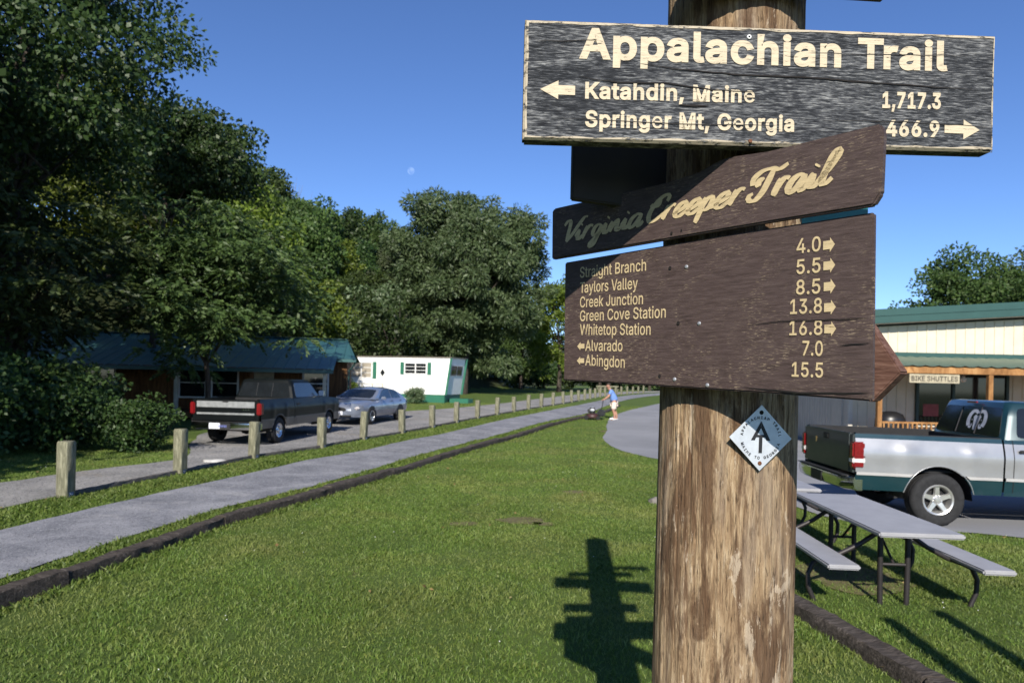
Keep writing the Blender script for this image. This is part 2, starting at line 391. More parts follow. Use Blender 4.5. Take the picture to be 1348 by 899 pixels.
def smooth_line(pts, step=.5):
    P = [Vector((p[0], p[1], 0)) for p in pts]; out = []
    for i in range(len(P)-1):
        p0, p1, p2, p3 = P[max(i-1,0)], P[i], P[i+1], P[min(i+2,len(P)-1)]
        n = max(2, int((p2-p1).length/step))
        for k in range(n):
            t = k/n
            out.append(.5*((2*p1)+(-p0+p2)*t+(2*p0-5*p1+4*p2-p3)*t*t+(-p0+3*p1-3*p2+p3)*t**3))
    out.append(P[-1]); return [(v.x, v.y) for v in out]
def ribbon(name, left, right, mat, lift, wob=.07, m=8):
    n = max(len(left), len(right))
    def rs(L):
        L = np.array(L); d = np.r_[0, np.cumsum(np.hypot(*np.diff(L, axis=0).T))]; t = np.linspace(0, d[-1], n)
        return np.stack([np.interp(t, d, L[:,0]), np.interp(t, d, L[:,1])], -1)
    A, B = rs(left), rs(right)
    rows = []; LE = []; RE = []
    for i in range(n):
        wa = wob*(mnoise.noise(Vector((i*.37, 3.3, lift*90)))+.6*mnoise.noise(Vector((i*1.1, 7.3, 0)))); wb = wob*(mnoise.noise(Vector((i*.41, 9.1, 1)))+.6*mnoise.noise(Vector((i*1.2, 1.3, 0))))
        d = (B[i]-A[i])/np.hypot(*(B[i]-A[i])); a2 = A[i]+d*wa; b2 = B[i]+d*wb; r = []
        for k in range(m+1):
            p = a2+(b2-a2)*k/m; r.append((p[0], p[1], tz(p[0], p[1])+lift))
        rows.append(r); LE.append(tuple(a2)); RE.append(tuple(b2))
    mb = MB().grid(rows); structure(obj(name, mb, MAT[mat], fix=True, smooth=True))
    return LE+RE[::-1]
def far(p): return smooth_line(p, .5)
def offset_line(L, d):
    out = []; n = len(L)
    for i in range(n):
        a, b = L[max(i-2,0)], L[min(i+2,n-1)]; dx, dy = b[0]-a[0], b[1]-a[1]; l = math.hypot(dx, dy)
        q = d(L[i][1]) if callable(d) else d; out.append((L[i][0]+dy/l*q, L[i][1]-dx/l*q))
    return out
logline = smooth_line([(-4.95,1.2),(-4.75,2.2),(-4.42,4.2),(-4.16,5.57),(-3.97,7.0),(-3.80,8.2),(-3.52,9.6),(-2.83,11.7),(-2.3,13.66),(-1.38,17.5),G(680,576),G(738,557.5),G(790,546),(7.0,44.8),(8.7,51),(12,61.5),(16,71.5),(22,85),(30,98)], .4)
bline = smooth_line([(-7.35,4.6),(-7.1,7.6),G(86,655),G(232,625),G(336,603),G(417,591),G(478,579),G(527,571),G(564,564),G(624,551.8),G(674,543),G(709.6,536.8),G(752,529.8),(9.0,65.5),(13.0,76),(19,89),(27,101)], .3)
trail_near = offset_line(logline, lambda y: -(.62+.2*min(1,max(0,(y-8)/10))))
trail_far = offset_line(bline, lambda y: .95+.35*min(1,max(0,(y-9)/6)))
TRAIL = ribbon('gravel_trail', trail_far, trail_near, 'gravel', .018)
road_near = offset_line(bline, -.16)
road_far = far([(-10.2,3.0),(-9.6,7.0),(-8.9,10.5),(-8.25,13.2),(-7.5,15.6),(-9.0,19.2),(-10.0,23.0),(-9.2,28.0),(-7.0,33.0),(-3.6,38.5),(-.9,45),(1.3,52),(5.5,66),(9.5,77),(15.5,91),(24,104)])
ROAD = ribbon('gravel_road', road_far, road_near, 'gravel_road', .014, .10)
_ll = np.array(logline)
lot_edge = [(11.5,52),(6.1,40),(4.75,33),(3.75,26.8),(3.2,23.5),(3.05,21.2),(3.12,19.6),(3.45,18.2),(4.05,16.6),(4.5,14.0),(4.55,12.0),(4.7,10.3),(5.3,9.45),(6.35,9.25),(7.0,8.9),(9,7.6),(14,5.2),(26,1)]
lot_edge = [(max(x, float(np.interp(y, _ll[:,1], _ll[:,0]))+1.0) if y > 24 else x, y) for x, y in lot_edge]
lot_l = smooth_line(lot_edge, .4)
lot_r = [(32+.3*k, 52-51*k/(len(lot_l)-1)) for k in range(len(lot_l))]
LOT = ribbon('parking_lot', lot_l, lot_r, 'asphalt', .016, .05, 14)
# ------------------------------------------------------------------ the signpost
PX, PY = 0.478, 1.515
post = thing('signpost', 'tall round wooden post in the foreground carrying trail direction boards', 'signpost', (PX, PY, 0))
def make_pole():
    n, m = 240, 300; rows = []
    for j in range(m+1):
        z = -.05+4.28*j/m; r0 = .1515-.0028*z; r = []
        for k in range(n+1):
            a = 2*math.pi*(k % n)/n; ca, sa = math.cos(a), math.sin(a)
            d = .0035*mnoise.noise(Vector((ca*1.6, sa*1.6, z*.9)))+.0022*mnoise.noise(Vector((ca*9, sa*9, z*1.2)))+.0012*mnoise.noise(Vector((ca*26, sa*26, z*3)))
            g = mnoise.noise(Vector((ca*17+5, sa*17, z*.55)))
            if abs(g) < .035: d -= .006*(1-abs(g)/.035)*max(0, min(1, .5+1.6*mnoise.noise(Vector((ca*3, sa*3, z*.8+9)))))
            if j == m: d -= .02
            r.append(((r0+d)*ca, (r0+d)*sa, z))
        rows.append(r)
    mb = MB().grid(rows); mb.f.append(tuple(m*(n+1)+k for k in range(n)))
    return mb
pole = obj('pole', make_pole(), MAT['pole_wood'], post, smooth=50)

# outlines of a plain sans alphabet: character: [advance, closed contours x,y,x,y...] in thousandths
GLYPH = {" ":[188,[]],",":[188,[[38,-119,68,71,137,71,84,-119]]],".":[188,[[95,-4,83,-3,73,1,63,9,55,18,51,29,50,41,51,53,55,64,63,73,73,81,83,85,95,87,107,85,118,81,128,73,135,64,140,53,141,41,140,29,135,18,128,9,118,1,107,-3]]],"0":[453,[[227,-7,191,-3,158,7,130,24,105,48,85,77,69,113,57,155,50,202,48,254,50,306,57,353,69,395,85,431,106,461,130,484,159,502,191,512,227,516,262,512,295,502,323,484,348,461,368,431,384,395,396,353,403,306,405,254,403,202,396,155,384,113,368,77,348,48,323,24,295,7,263,-3],[227,50,250,52,271,60,290,74,306,92,320,116,330,144,338,176,342,213,344,254,342,295,338,332,330,365,320,393,306,416,290,435,271,449,250,457,227,460,203,457,182,449,163,435,147,416,134,393,123,365,115,332,111,295,109,254,111,213,115,176,123,144,134,116,147,92,163,74,182,60,203,52]]],"1":[453,[[76,0,76,55,391,55,391,0],[276,509,276,0,212,0,212,448,209,448,86,358,86,427,198,509]]],"3":[453,[[218,-7,188,-5,159,1,133,10,108,22,88,38,70,57,57,79,48,104,44,132,109,132,112,115,118,100,126,87,137,76,150,66,165,59,219,50,275,61,291,69,304,80,315,93,323,108,328,125,329,145,328,163,323,180,316,196,306,211,292,223,275,234,254,241,229,246,201,248,157,248,157,299,288,448,288,452,70,452,70,509,372,509,372,461,211,278,211,289,247,290,279,286,308,276,333,262,354,244,371,222,383,198,391,173,393,145,390,116,383,90,370,66,354,45,333,27,309,12,281,2,251,-5]]],"4":[453,[[40,105,40,158,247,509,311,509,109,166,109,163,413,163,413,105],[282,0,282,121,282,146,282,318,343,318,343,0]]],"5":[453,[[221,-7,192,-5,165,1,140,11,118,25,99,41,83,60,71,82,63,105,60,130,122,130,125,115,130,102,138,89,173,60,221,50,241,51,259,56,276,64,291,75,304,89,314,104,322,122,326,141,328,162,326,183,321,203,314,221,303,237,290,251,275,262,257,270,238,275,218,277,167,268,128,246,67,253,96,509,366,509,366,452,151,452,134,301,136,301,178,325,229,334,252,332,274,328,294,321,313,311,330,299,345,285,358,269,370,251,379,231,386,210,390,187,391,163,388,132,381,102,369,76,352,52,332,32,309,15,282,3,253,-4]]],"6":[453,[[226,-7,196,-4,168,3,142,15,119,31,100,51,84,74,73,101,66,130,64,162,65,187,71,212,80,239,137,340,252,509,322,509,151,261,145,261,165,288,196,307,235,314,265,312,291,305,316,295,337,280,355,262,370,240,380,215,387,187,389,157,387,127,379,98,368,73,352,50,333,30,310,14,284,3,257,-4],[226,48,245,50,263,55,279,63,293,73,304,86,314,101,322,119,326,137,327,157,326,178,322,196,314,213,304,228,293,241,279,251,263,259,245,264,226,265,207,264,190,259,174,252,160,241,148,229,138,214,131,197,126,179,125,158,126,138,131,119,138,102,148,86,160,73,174,63,190,55,207,50]]],"7":[453,[[97,0,323,448,323,452,62,452,62,509,391,509,391,449,165,0]]],"8":[453,[[226,-7,193,-5,163,1,136,11,111,25,91,42,74,62,62,84,54,109,52,135,53,156,58,176,65,195,75,212,87,228,101,241,117,252,134,260,153,265,153,267,129,276,109,289,93,308,80,330,73,354,70,380,73,405,79,429,90,450,106,469,124,485,146,498,170,508,197,514,226,516,255,514,282,508,306,498,328,485,346,469,361,450,373,429,379,405,382,380,379,354,372,330,359,308,343,289,323,276,300,267,300,265,319,260,335,252,351,241,365,228,377,212,387,195,395,176,399,156,401,135,398,109,391,84,378,62,362,42,341,25,317,11,289,1,259,-5],[226,49,248,50,267,54,285,60,300,69,313,79,323,91,331,106,335,121,337,139,335,157,330,173,322,189,312,202,298,213,283,223,265,230,247,234,226,235,206,234,187,230,169,223,154,213,140,202,130,189,122,173,117,157,115,139,117,121,121,106,129,91,139,79,152,69,167,60,185,54,205,50],[226,290,274,300,287,308,298,318,307,330,314,344,318,359,319,376,318,392,314,407,308,420,299,432,288,442,275,449,226,460,177,449,164,442,153,432,145,420,138,407,134,392,133,376,134,359,138,344,145,330,154,318,165,308,178,300]]],"9":[453,[[226,516,256,513,285,506,310,494,333,478,352,458,368,434,380,408,387,378,389,347,387,322,382,296,373,270,315,168,200,0,130,0,301,248,307,248,287,221,257,202,218,195,188,197,161,203,137,214,116,229,98,247,83,269,72,294,66,321,64,352,66,382,73,411,85,436,101,459,120,479,143,494,168,506,196,513],[226,460,207,459,190,454,174,446,160,435,148,423,138,407,131,390,127,372,125,352,127,331,131,313,138,295,148,280,160,268,174,257,190,250,207,245,226,243,245,245,263,249,279,257,293,267,305,280,314,295,322,312,326,330,327,350,326,371,322,390,314,407,305,422,293,435,279,446,263,454,245,459]]],"A":[480,[[16,0,201,509,276,509,463,0,395,0,287,302,264,372,232,478,245,478,213,371,191,302,85,0],[110,142,110,199,370,199,370,142]]],"B":[456,[[60,0,60,509,241,509,274,507,304,501,329,491,350,477,367,461,381,442,390,421,396,398,398,374,397,353,393,336,387,320,356,286,315,267,315,262,331,260,347,254,363,245,378,234,391,220,402,203,411,184,416,161,418,136,416,111,410,88,400,67,386,48,368,31,344,18,317,8,284,2,247,0],[125,57,245,57,281,60,309,67,330,80,344,96,353,115,355,137,354,153,350,169,342,184,333,197,320,209,306,218,289,225,269,229,248,231,125,231],[125,285,238,285,288,296,302,304,314,314,323,326,330,340,335,355,336,372,333,393,326,412,313,429,294,442,270,449,240,452,125,452]]],"C":[510,[[267,-7,225,-3,186,7,150,25,119,49,92,79,70,115,53,157,44,203,40,254,44,305,53,352,70,393,92,429,119,459,150,484,186,501,225,512,267,516,340,504,362,496,383,485,402,471,419,456,435,438,448,418,459,397,467,373,473,348,408,348,389,395,357,428,315,449,267,456,237,453,209,445,184,432,161,414,141,391,125,364,113,332,106,295,103,254,106,213,113,177,125,145,141,117,161,94,184,76,210,63,237,56,267,53,315,60,357,81,389,114,408,160,473,160,467,135,459,112,448,91,435,71,420,53,402,38,383,24,363,13,341,5,317,-2,293,-6]]],"E":[419,[[60,0,60,509,372,509,372,452,125,452,125,286,355,286,355,229,125,229,125,57,375,57,375,0]]],"G":[520,[[269,-7,225,-3,185,7,149,25,118,49,91,79,69,116,53,157,43,203,40,254,43,305,53,352,69,393,91,429,117,459,149,484,184,501,223,512,265,516,291,514,316,510,340,504,363,494,384,483,403,469,421,453,436,436,449,416,460,395,468,373,474,349,408,349,387,393,356,427,315,448,265,456,236,453,209,445,183,432,160,414,141,392,125,364,113,332,106,295,103,254,106,213,113,177,125,145,141,117,161,95,184,76,210,63,238,56,269,53,296,55,322,61,345,71,365,85,382,102,396,123,407,147,413,173,415,202,434,199,283,199,283,256,478,256,478,200,475,160,466,124,451,91,431,62,406,38,377,19,344,5,308,-4]]],"H":[517,[[60,0,60,509,125,509,125,289,392,289,392,509,457,509,457,0,392,0,392,232,125,232,125,0]]],"I":[300,[[31,0,31,57,118,57,118,452,31,452,31,509,269,509,269,452,183,452,183,57,269,57,269,0]]],"J":[396,[[185,-7,143,-2,106,11,75,33,52,63,38,100,33,145,33,173,98,173,98,145,100,117,108,93,122,74,139,61,160,53,185,50,209,53,230,61,248,74,261,93,269,117,272,145,272,509,336,509,336,145,332,100,318,63,294,33,263,11,227,-2]]],"K":[467,[[104,145,104,216,139,261,174,303,212,344,364,509,448,509,231,276,228,276],[60,0,60,509,125,509,125,334,124,225,125,193,125,0],[372,0,188,259,228,309,449,0]]],"L":[393,[[60,0,60,509,125,509,125,57,361,57,361,0]]],"M":[628,[[60,0,60,509,152,509,277,187,287,159,299,123,311,84,322,49,307,49,318,83,330,121,342,158,352,187,476,509,568,509,568,0,504,0,504,291,504,327,505,369,506,413,507,457,513,457,498,409,482,363,467,322,456,291,342,0,286,0,170,291,159,321,145,361,129,408,112,457,119,457,120,416,121,372,122,328,122,291,122,0]]],"N":[523,[[60,0,60,509,136,509,343,183,363,151,388,107,414,55,405,54,401,108,399,157,399,195,399,509,463,509,463,0,387,0,202,290,177,331,148,381,108,452,119,454,122,384,124,328,125,291,125,0]]],"O":[533,[[267,-7,225,-3,186,7,150,25,119,49,92,79,70,115,53,157,44,203,40,254,44,305,53,352,70,393,92,429,119,459,150,484,186,501,225,512,267,516,309,512,348,501,384,484,415,459,442,429,464,393,480,352,490,305,493,254,490,203,480,157,464,115,442,79,415,49,384,25,348,7,309,-3],[267,53,296,55,324,63,349,76,372,94,392,116,408,144,420,176,428,213,430,254,428,295,420,332,408,365,392,392,372,415,349,433,324,446,296,453,267,456,237,453,210,445,184,433,161,415,142,392,125,364,113,332,106,295,103,254,106,213,113,176,125,144,142,117,161,94,184,76,210,63,237,55]]],"P":[445,[[60,0,60,509,235,509,272,506,305,499,332,487,356,471,375,452,390,430,400,404,407,377,409,348,407,318,400,291,390,265,375,243,356,223,332,207,305,195,272,188,235,186,109,186,109,242,233,242,257,244,279,248,297,256,312,266,324,279,333,294,339,310,343,328,344,348,343,367,339,385,333,402,324,416,312,428,297,439,279,446,257,451,232,452,125,452,125,0]]],"R":[449,[[60,0,60,509,236,509,273,506,305,500,333,489,356,473,376,455,390,433,401,408,407,381,409,352,407,323,401,296,390,271,376,250,356,232,333,217,305,206,273,200,236,198,96,198,96,255,234,255,258,256,280,260,298,267,313,276,325,287,334,300,340,316,344,333,345,352,344,371,340,389,334,405,325,419,313,430,298,440,279,446,258,451,233,452,125,452,125,0],[353,0,230,229,303,229,428,0]]],"S":[447,[[224,-9,188,-7,156,-1,128,9,102,23,81,40,64,60,51,83,42,109,38,137,104,137,108,118,114,102,123,88,136,76,150,66,166,59,224,49,246,50,267,54,286,60,303,69,317,79,329,92,338,106,344,122,346,139,344,154,340,168,332,179,296,205,245,222,184,239,145,253,112,269,86,289,67,313,56,341,52,372,54,400,62,425,75,448,92,468,113,484,138,498,165,508,195,514,227,516,259,514,289,508,316,498,340,484,360,468,377,449,390,427,398,403,401,378,337,378,332,402,320,421,302,437,280,449,254,456,225,459,204,457,185,454,167,448,152,440,139,430,129,418,121,405,117,391,115,376,117,359,122,345,131,334,169,308,212,293,264,279,312,264,359,238,395,198,402,180,407,161,408,139,406,112,399,87,386,64,370,43,349,25,323,11,294,0,261,-7]]],"T":[449,[[32,452,32,509,417,509,417,452,257,452,257,0,193,0,193,452]]],"U":[517,[[259,-8,220,-6,186,2,154,15,126,33,103,55,85,80,71,108,63,140,60,173,60,509,124,509,124,178,126,155,132,133,141,113,153,95,169,80,187,68,208,59,232,53,259,52,285,53,309,59,331,68,349,80,364,95,377,113,385,133,391,155,393,178,393,509,457,509,457,173,454,140,446,108,433,80,414,55,391,33,363,15,332,2,297,-6]]],"V":[480,[[204,0,16,509,84,509,192,206,215,137,248,31,235,31,267,138,290,206,395,509,463,509,278,0]]],"W":[686,[[155,0,16,509,82,509,163,196,175,145,187,94,197,40,189,40,200,94,211,145,224,196,306,509,380,509,462,196,474,145,486,94,497,40,488,40,499,94,510,145,523,196,603,509,670,509,530,0,455,0,368,323,351,391,336,475,350,475,335,395,318,323,230,0]]],"a":[389,[[160,-9,137,-7,115,-3,94,5,76,15,60,29,48,45,38,63,32,84,30,108,32,128,36,146,43,161,53,174,64,184,78,193,125,211,178,220,234,227,265,235,271,240,274,246,276,255,276,257,267,297,240,322,196,331,149,322,118,301,100,274,41,291,51,313,64,331,79,346,95,358,114,368,133,375,194,384,239,379,286,360,300,350,312,336,322,320,330,301,335,278,337,251,337,0,277,0,277,52,272,52,252,25,215,1],[170,45,192,47,211,51,228,59,242,68,254,80,263,93,270,108,274,122,276,138,276,190,259,182,231,176,200,171,175,168,134,159,103,139,97,130,93,118,92,105,102,72,130,52]]],"b":[424,[[229,-8,208,-7,189,-3,172,4,138,31,118,59,112,59,112,0,53,0,53,509,114,509,114,319,118,319,137,346,171,373,188,379,207,383,229,384,259,382,287,374,313,361,335,342,354,320,370,293,381,261,388,227,390,189,388,151,381,116,370,84,355,57,336,34,313,16,288,3,260,-6],[220,47,242,49,262,55,279,66,294,80,306,97,316,117,323,139,327,163,328,189,327,215,323,239,316,261,307,281,295,298,280,311,262,322,243,328,220,330,198,328,178,322,161,312,147,299,134,282,125,263,118,241,114,216,113,189,114,162,118,138,125,115,135,95,147,78,162,65,179,55,198,49]]],"c":[396,[[207,-8,174,-5,144,3,117,16,93,35,72,58,56,85,44,116,37,150,34,187,37,225,44,260,56,291,72,318,93,341,117,360,144,374,174,382,207,384,260,377,305,356,340,322,362,277,303,262,290,289,270,311,242,325,207,330,184,328,163,321,145,310,130,296,118,278,108,258,102,236,98,212,96,187,98,163,102,139,108,117,118,97,130,80,145,66,163,55,184,49,207,46,243,52,271,66,292,89,304,117,363,102,341,56,306,21,261,-1]]],"d":[424,[[195,-8,165,-6,137,3,111,16,89,34,70,57,55,84,43,116,36,151,34,189,36,227,43,261,55,293,70,320,89,342,112,361,137,374,165,382,196,384,218,383,237,379,253,373,287,346,306,319,311,319,311,509,372,509,372,0,313,0,313,59,307,59,287,31,252,4,236,-3,217,-7],[205,47,226,49,246,55,263,65,278,78,290,95,299,115,306,138,310,162,312,189,310,216,306,241,300,263,290,282,278,299,263,312,246,322,227,328,205,330,182,328,162,322,145,311,130,298,118,281,108,261,102,239,98,215,96,189,98,163,102,139,109,117,118,97,130,80,145,66,162,55,182,49]]],"e":[404,[[212,-8,177,-5,145,3,117,16,92,35,72,58,56,85,44,116,37,150,34,187,36,224,44,258,55,290,71,317,91,340,115,359,142,373,172,382,205,384,266,374,285,366,303,355,319,341,334,324,347,305,357,282,365,256,370,227,371,194,371,169,75,169,75,221,338,221,310,202,308,226,304,248,298,269,288,286,277,301,263,314,246,323,227,328,205,330,183,328,164,323,146,313,131,301,119,286,109,270,102,251,97,231,96,211,96,178,98,151,102,127,110,106,121,88,135,73,151,61,169,53,190,48,212,46,254,53,285,73,306,105,365,91,358,72,348,55,335,39,320,26,302,14,283,4,261,-3,237,-7]]],"g":[425,[[207,-151,180,-149,156,-146,134,-140,82,-110,51,-69,101,-41,122,-66,154,-88,207,-97,236,-95,261,-87,282,-75,298,-58,308,-34,311,-6,311,68,306,68,287,41,252,16,236,10,217,6,195,5,165,7,138,14,113,27,90,43,71,65,55,90,43,120,36,154,34,191,36,229,43,263,55,293,71,320,90,342,112,361,138,374,166,382,196,384,218,383,237,379,253,373,288,346,308,319,313,319,313,379,372,379,372,-9,370,-40,363,-67,350,-90,334,-109,314,-124,291,-136,265,-144,237,-149],[205,59,227,61,246,66,264,75,278,87,290,103,300,121,307,142,311,166,312,193,311,219,307,242,300,264,291,283,279,299,264,312,247,322,227,328,205,330,182,328,163,322,145,312,130,298,118,282,109,262,102,241,98,218,96,193,98,167,102,144,109,123,118,104,131,88,145,76,163,66,183,61]]],"h":[410,[[114,227,114,0,53,0,53,509,114,509,114,287,102,287,116,319,132,344,152,362,175,374,200,382,227,384,252,383,275,377,295,369,313,356,328,340,341,321,350,298,355,271,357,240,357,0,296,0,296,235,293,263,286,286,273,304,256,318,235,326,210,329,192,328,176,324,161,317,147,308,136,297,126,283,119,266,115,248]]],"i":[167,[[53,0,53,379,114,379,114,0],[84,443,73,444,63,448,54,455,47,463,43,472,41,483,43,494,47,504,54,512,63,518,73,522,84,524,95,522,105,518,114,512,121,504,125,494,126,483,125,472,121,463,114,455,105,448,95,444]]],"k":[381,[[110,137,110,212,121,212,284,379,360,379,184,199,177,199],[53,0,53,509,114,509,114,0],[294,0,148,186,191,229,372,0]]],"l":[189,[[139,-2,112,0,91,8,74,20,62,37,55,59,53,84,53,509,114,509,114,99,120,62,126,57,135,53,146,52,160,53,170,54,181,3,162,-1]]],"n":[410,[[114,227,114,0,53,0,53,379,112,379,112,287,102,287,116,319,132,344,152,362,175,374,200,382,227,384,252,383,275,377,295,369,313,356,328,340,341,321,350,298,355,271,357,240,357,0,296,0,296,235,293,263,286,286,273,304,256,318,235,326,210,329,192,328,176,324,161,317,147,308,136,297,126,283,119,266,115,248]]],"o":[415,[[207,-8,174,-5,144,3,117,16,93,35,72,58,56,85,44,116,37,150,34,187,37,225,44,260,56,291,72,318,93,341,117,360,144,374,174,382,207,384,241,382,271,374,299,360,323,341,343,318,359,291,371,260,379,225,381,187,379,150,371,116,359,85,343,58,323,35,299,16,271,3,241,-5],[207,46,231,49,252,55,270,66,285,80,298,97,307,117,314,139,318,163,319,187,318,212,314,236,307,258,298,278,285,296,270,310,252,321,231,328,207,330,184,328,163,321,145,310,130,296,118,278,108,258,102,236,98,212,96,187,98,163,102,139,108,117,118,97,130,80,145,66,163,55,184,49]]],"p":[424,[[53,-143,53,379,112,379,112,319,118,319,137,346,171,373,188,379,207,383,229,384,259,382,287,374,313,361,335,342,354,320,370,293,381,261,388,227,390,189,388,151,381,116,370,84,355,57,336,34,313,16,288,3,260,-6,229,-8,208,-7,189,-3,173,4,138,31,118,59,114,59,114,-143],[220,47,242,49,262,55,279,66,294,80,306,97,316,117,323,139,327,163,328,189,327,215,323,239,316,261,307,281,295,298,280,311,262,322,243,328,220,330,198,328,178,322,161,312,147,299,134,282,125,263,118,241,114,216,113,189,114,162,118,138,125,115,135,95,147,78,162,65,179,55,198,49]]],"r":[259,[[53,0,53,379,112,379,112,321,115,321,124,339,137,354,152,367,171,377,191,383,213,385,229,384,243,384,243,322,230,324,207,326,190,324,174,321,159,315,146,306,135,296,126,284,119,269,115,254,114,237,114,0]]],"s":[365,[[182,-8,157,-7,133,-3,112,3,93,12,76,24,62,38,50,54,41,73,36,94,94,107,101,87,111,72,124,60,141,52,160,47,181,45,206,47,227,53,244,62,258,74,265,88,268,103,266,115,262,126,254,136,243,144,229,150,212,155,149,170,118,180,92,192,72,208,58,227,50,249,47,274,49,295,55,314,65,332,79,347,95,360,115,370,137,378,161,383,187,384,212,383,234,379,254,372,271,363,286,352,299,339,324,290,268,277,262,291,254,304,243,316,228,325,210,331,187,333,166,331,147,326,131,317,119,305,111,292,109,277,110,264,115,253,124,243,172,223,229,209,261,200,287,187,306,171,320,153,328,131,331,107,329,85,323,65,312,47,298,31,281,18,260,6,236,-2,210,-7]]],"t":[227,[[204,379,204,327,6,327,6,379],[65,471,126,471,126,98,127,83,130,70,136,61,144,55,156,51,170,50,185,51,202,54,213,2,192,-3,168,-4,138,-1,113,7,92,21,77,41,68,64,65,93]]],"u":[410,[[182,-5,158,-3,135,2,115,11,97,23,82,39,69,59,60,82,54,109,53,139,53,379,114,379,114,144,116,117,124,94,137,75,154,61,175,53,200,50,218,51,234,55,249,62,263,71,274,83,283,97,290,113,295,132,296,153,296,379,357,379,357,0,298,0,298,92,307,92,294,60,277,35,257,17,234,5,209,-3]]],"v":[389,[[163,0,17,379,84,379,165,155,187,87,206,21,184,21,203,87,224,155,305,379,371,379,226,0]]],"y":[389,[[47,-139,61,-86,71,-87,104,-89,130,-74,151,-36,163,-1,17,379,84,379,165,155,187,87,206,21,184,21,202,87,224,155,305,379,371,379,204,-58,177,-107,139,-136,91,-145,65,-143]]]}
def area2(c): return sum(c[2*i]*c[(2*i+3) % len(c)]-c[(2*i+2) % len(c)]*c[2*i+1] for i in range(len(c)//2))
def outset(c, b):
    """move a closed outline out by b (to the left of counter-clockwise travel is inside)"""
    P = [(c[2*k], c[2*k+1]) for k in range(len(c)//2)]; Q = []
    for p in P:
        if not Q or math.dist(p, Q[-1]) > max(6, b*.55): Q.append(p)
    if math.dist(Q[0], Q[-1]) < max(6, b*.55): Q.pop()
    n = len(Q); out = []
    for i in range(n):
        p0, p1, p2 = Q[i-1], Q[i], Q[(i+1) % n]; l1, l2 = math.dist(p0, p1), math.dist(p1, p2)
        n1 = ((p1[1]-p0[1])/l1, -(p1[0]-p0[0])/l1); n2 = ((p2[1]-p1[1])/l2, -(p2[0]-p1[0])/l2)
        d = max(.3, 1+n1[0]*n2[0]+n1[1]*n2[1]); out += [p1[0]+(n1[0]+n2[0])/d*b, p1[1]+(n1[1]+n2[1])/d*b]
    return out
def fill_outline(cs, bold):
    if bold:
        new = []
        for i, c in enumerate(cs):
            want = 1 if i == 0 else -1
            if area2(c)*want < 0: c = [q for k in range(len(c)//2-1, -1, -1) for q in c[2*k:2*k+2]]
            o_ = outset(c, bold*1000)
            if area2(o_)*want > 0: new.append(o_)
        cs = new; bold = 0
    cu = bpy.data.curves.new('t', 'CURVE'); cu.dimensions = '2D'; cu.fill_mode = 'FRONT'; cu.offset = bold
    for c in cs:
        n = len(c)//2; sp = cu.splines.new('POLY'); sp.points.add(n-1); sp.use_cyclic_u = True
        for k in range(n): sp.points[k].co = (c[2*k]/1000, c[2*k+1]/1000, 0, 1)
    o = bpy.data.objects.new('t', cu); COL.objects.link(o)
    me = bpy.data.meshes.new_from_object(o.evaluated_get(bpy.context.evaluated_depsgraph_get()))
    v = [tuple(p.co[:2]) for p in me.vertices]; f = [tuple(p.vertices) for p in me.polygons]
    bpy.data.objects.remove(o); bpy.data.curves.remove(cu); bpy.data.meshes.remove(me); return v, f
GCACHE = {}
def glyph_geo(ch, bold):
    """filled letter; strokes that overlap are filled one by one on hair-thin layers (third value)"""
    if ch == 'e': bold = min(bold, .010)
    if (ch, bold) in GCACHE: return GCACHE[ch, bold]
    cont = GLYPH[ch][1]; V, F = [], []
    if cont:
        big = max(cont, key=lambda c: abs(area2(c))); sg = 1 if area2(big) > 0 else -1
        outs = sorted([c for c in cont if area2(c)*sg > 0], key=lambda c: abs(area2(c))); holes = [c for c in cont if area2(c)*sg <= 0]; own = {i: [] for i in range(len(outs))}
        for h in holes:
            mx, my = sum(h[0::2])/(len(h)//2), sum(h[1::2])/(len(h)//2)
            for i, c in enumerate(outs):
                if inpoly([(c[2*k], c[2*k+1]) for k in range(len(c)//2)], np.array([mx]), np.array([my]))[0]: own[i].append(h); break
        for i, c in enumerate(outs):
            v, f = fill_outline([c]+own[i], bold); o = len(V); V += [(p[0], p[1], i) for p in v]; F += [tuple(o+q for q in g) for g in f]
    GCACHE[ch, bold] = (np.array(V).reshape(-1,3), F); return GCACHE[ch, bold]
def text_geo(body, bold=0.0):
    x = 0; V = []; F = []
    for i, ch in enumerate(body):
        if i and body[i-1] == 'T' and ch in 'ra': x -= 60
        if i and body[i-1] == 'V' and ch == 'a': x -= 40
        v, f = glyph_geo(ch, bold); o = len(V)
        V += [(p[0]+x/1000, p[1], p[2]) for p in v]; F += [tuple(o+q for q in g) for g in f]; x += GLYPH[ch][0]+bold*1200
    return np.array(V), F
def text_on(mb, body, x0, x1, z0, z1, cap, bold=0.0, y=-.0015, plane='XZ'):
    """lettering fitted between x0 and x1, baseline from z0 to z1, capitals `cap` tall"""
    h, _ = text_geo('H', bold); base = h[:,1].min(); ch = h[:,1].max()-base
    v, f = text_geo(body, bold); a, b = v[:,0].min(), v[:,0].max()
    X = x0+(v[:,0]-a)/(b-a)*(x1-x0); Z = z0+(X-x0)/(x1-x0)*(z1-z0)+(v[:,1]-base)/ch*cap
    mb.add([(X[i], y-.00004*v[i,2], Z[i]) for i in range(len(X))], f)
def arrow_on(mb, x0, x1, zc, h, right=True, y=-.0015, head=.5, body=.42):
    hx = x1-(x1-x0)*head if right else x0+(x1-x0)*head
    tip, tail = (x1, x0) if right else (x0, x1); b = h*body/2
    P = [(tail,zc-b),(hx,zc-b),(hx,zc-h/2),(tip,zc),(hx,zc+h/2),(hx,zc+b),(tail,zc+b)]
    mb.add([(p[0], y, p[1]) for p in P], [tuple(range(7))])
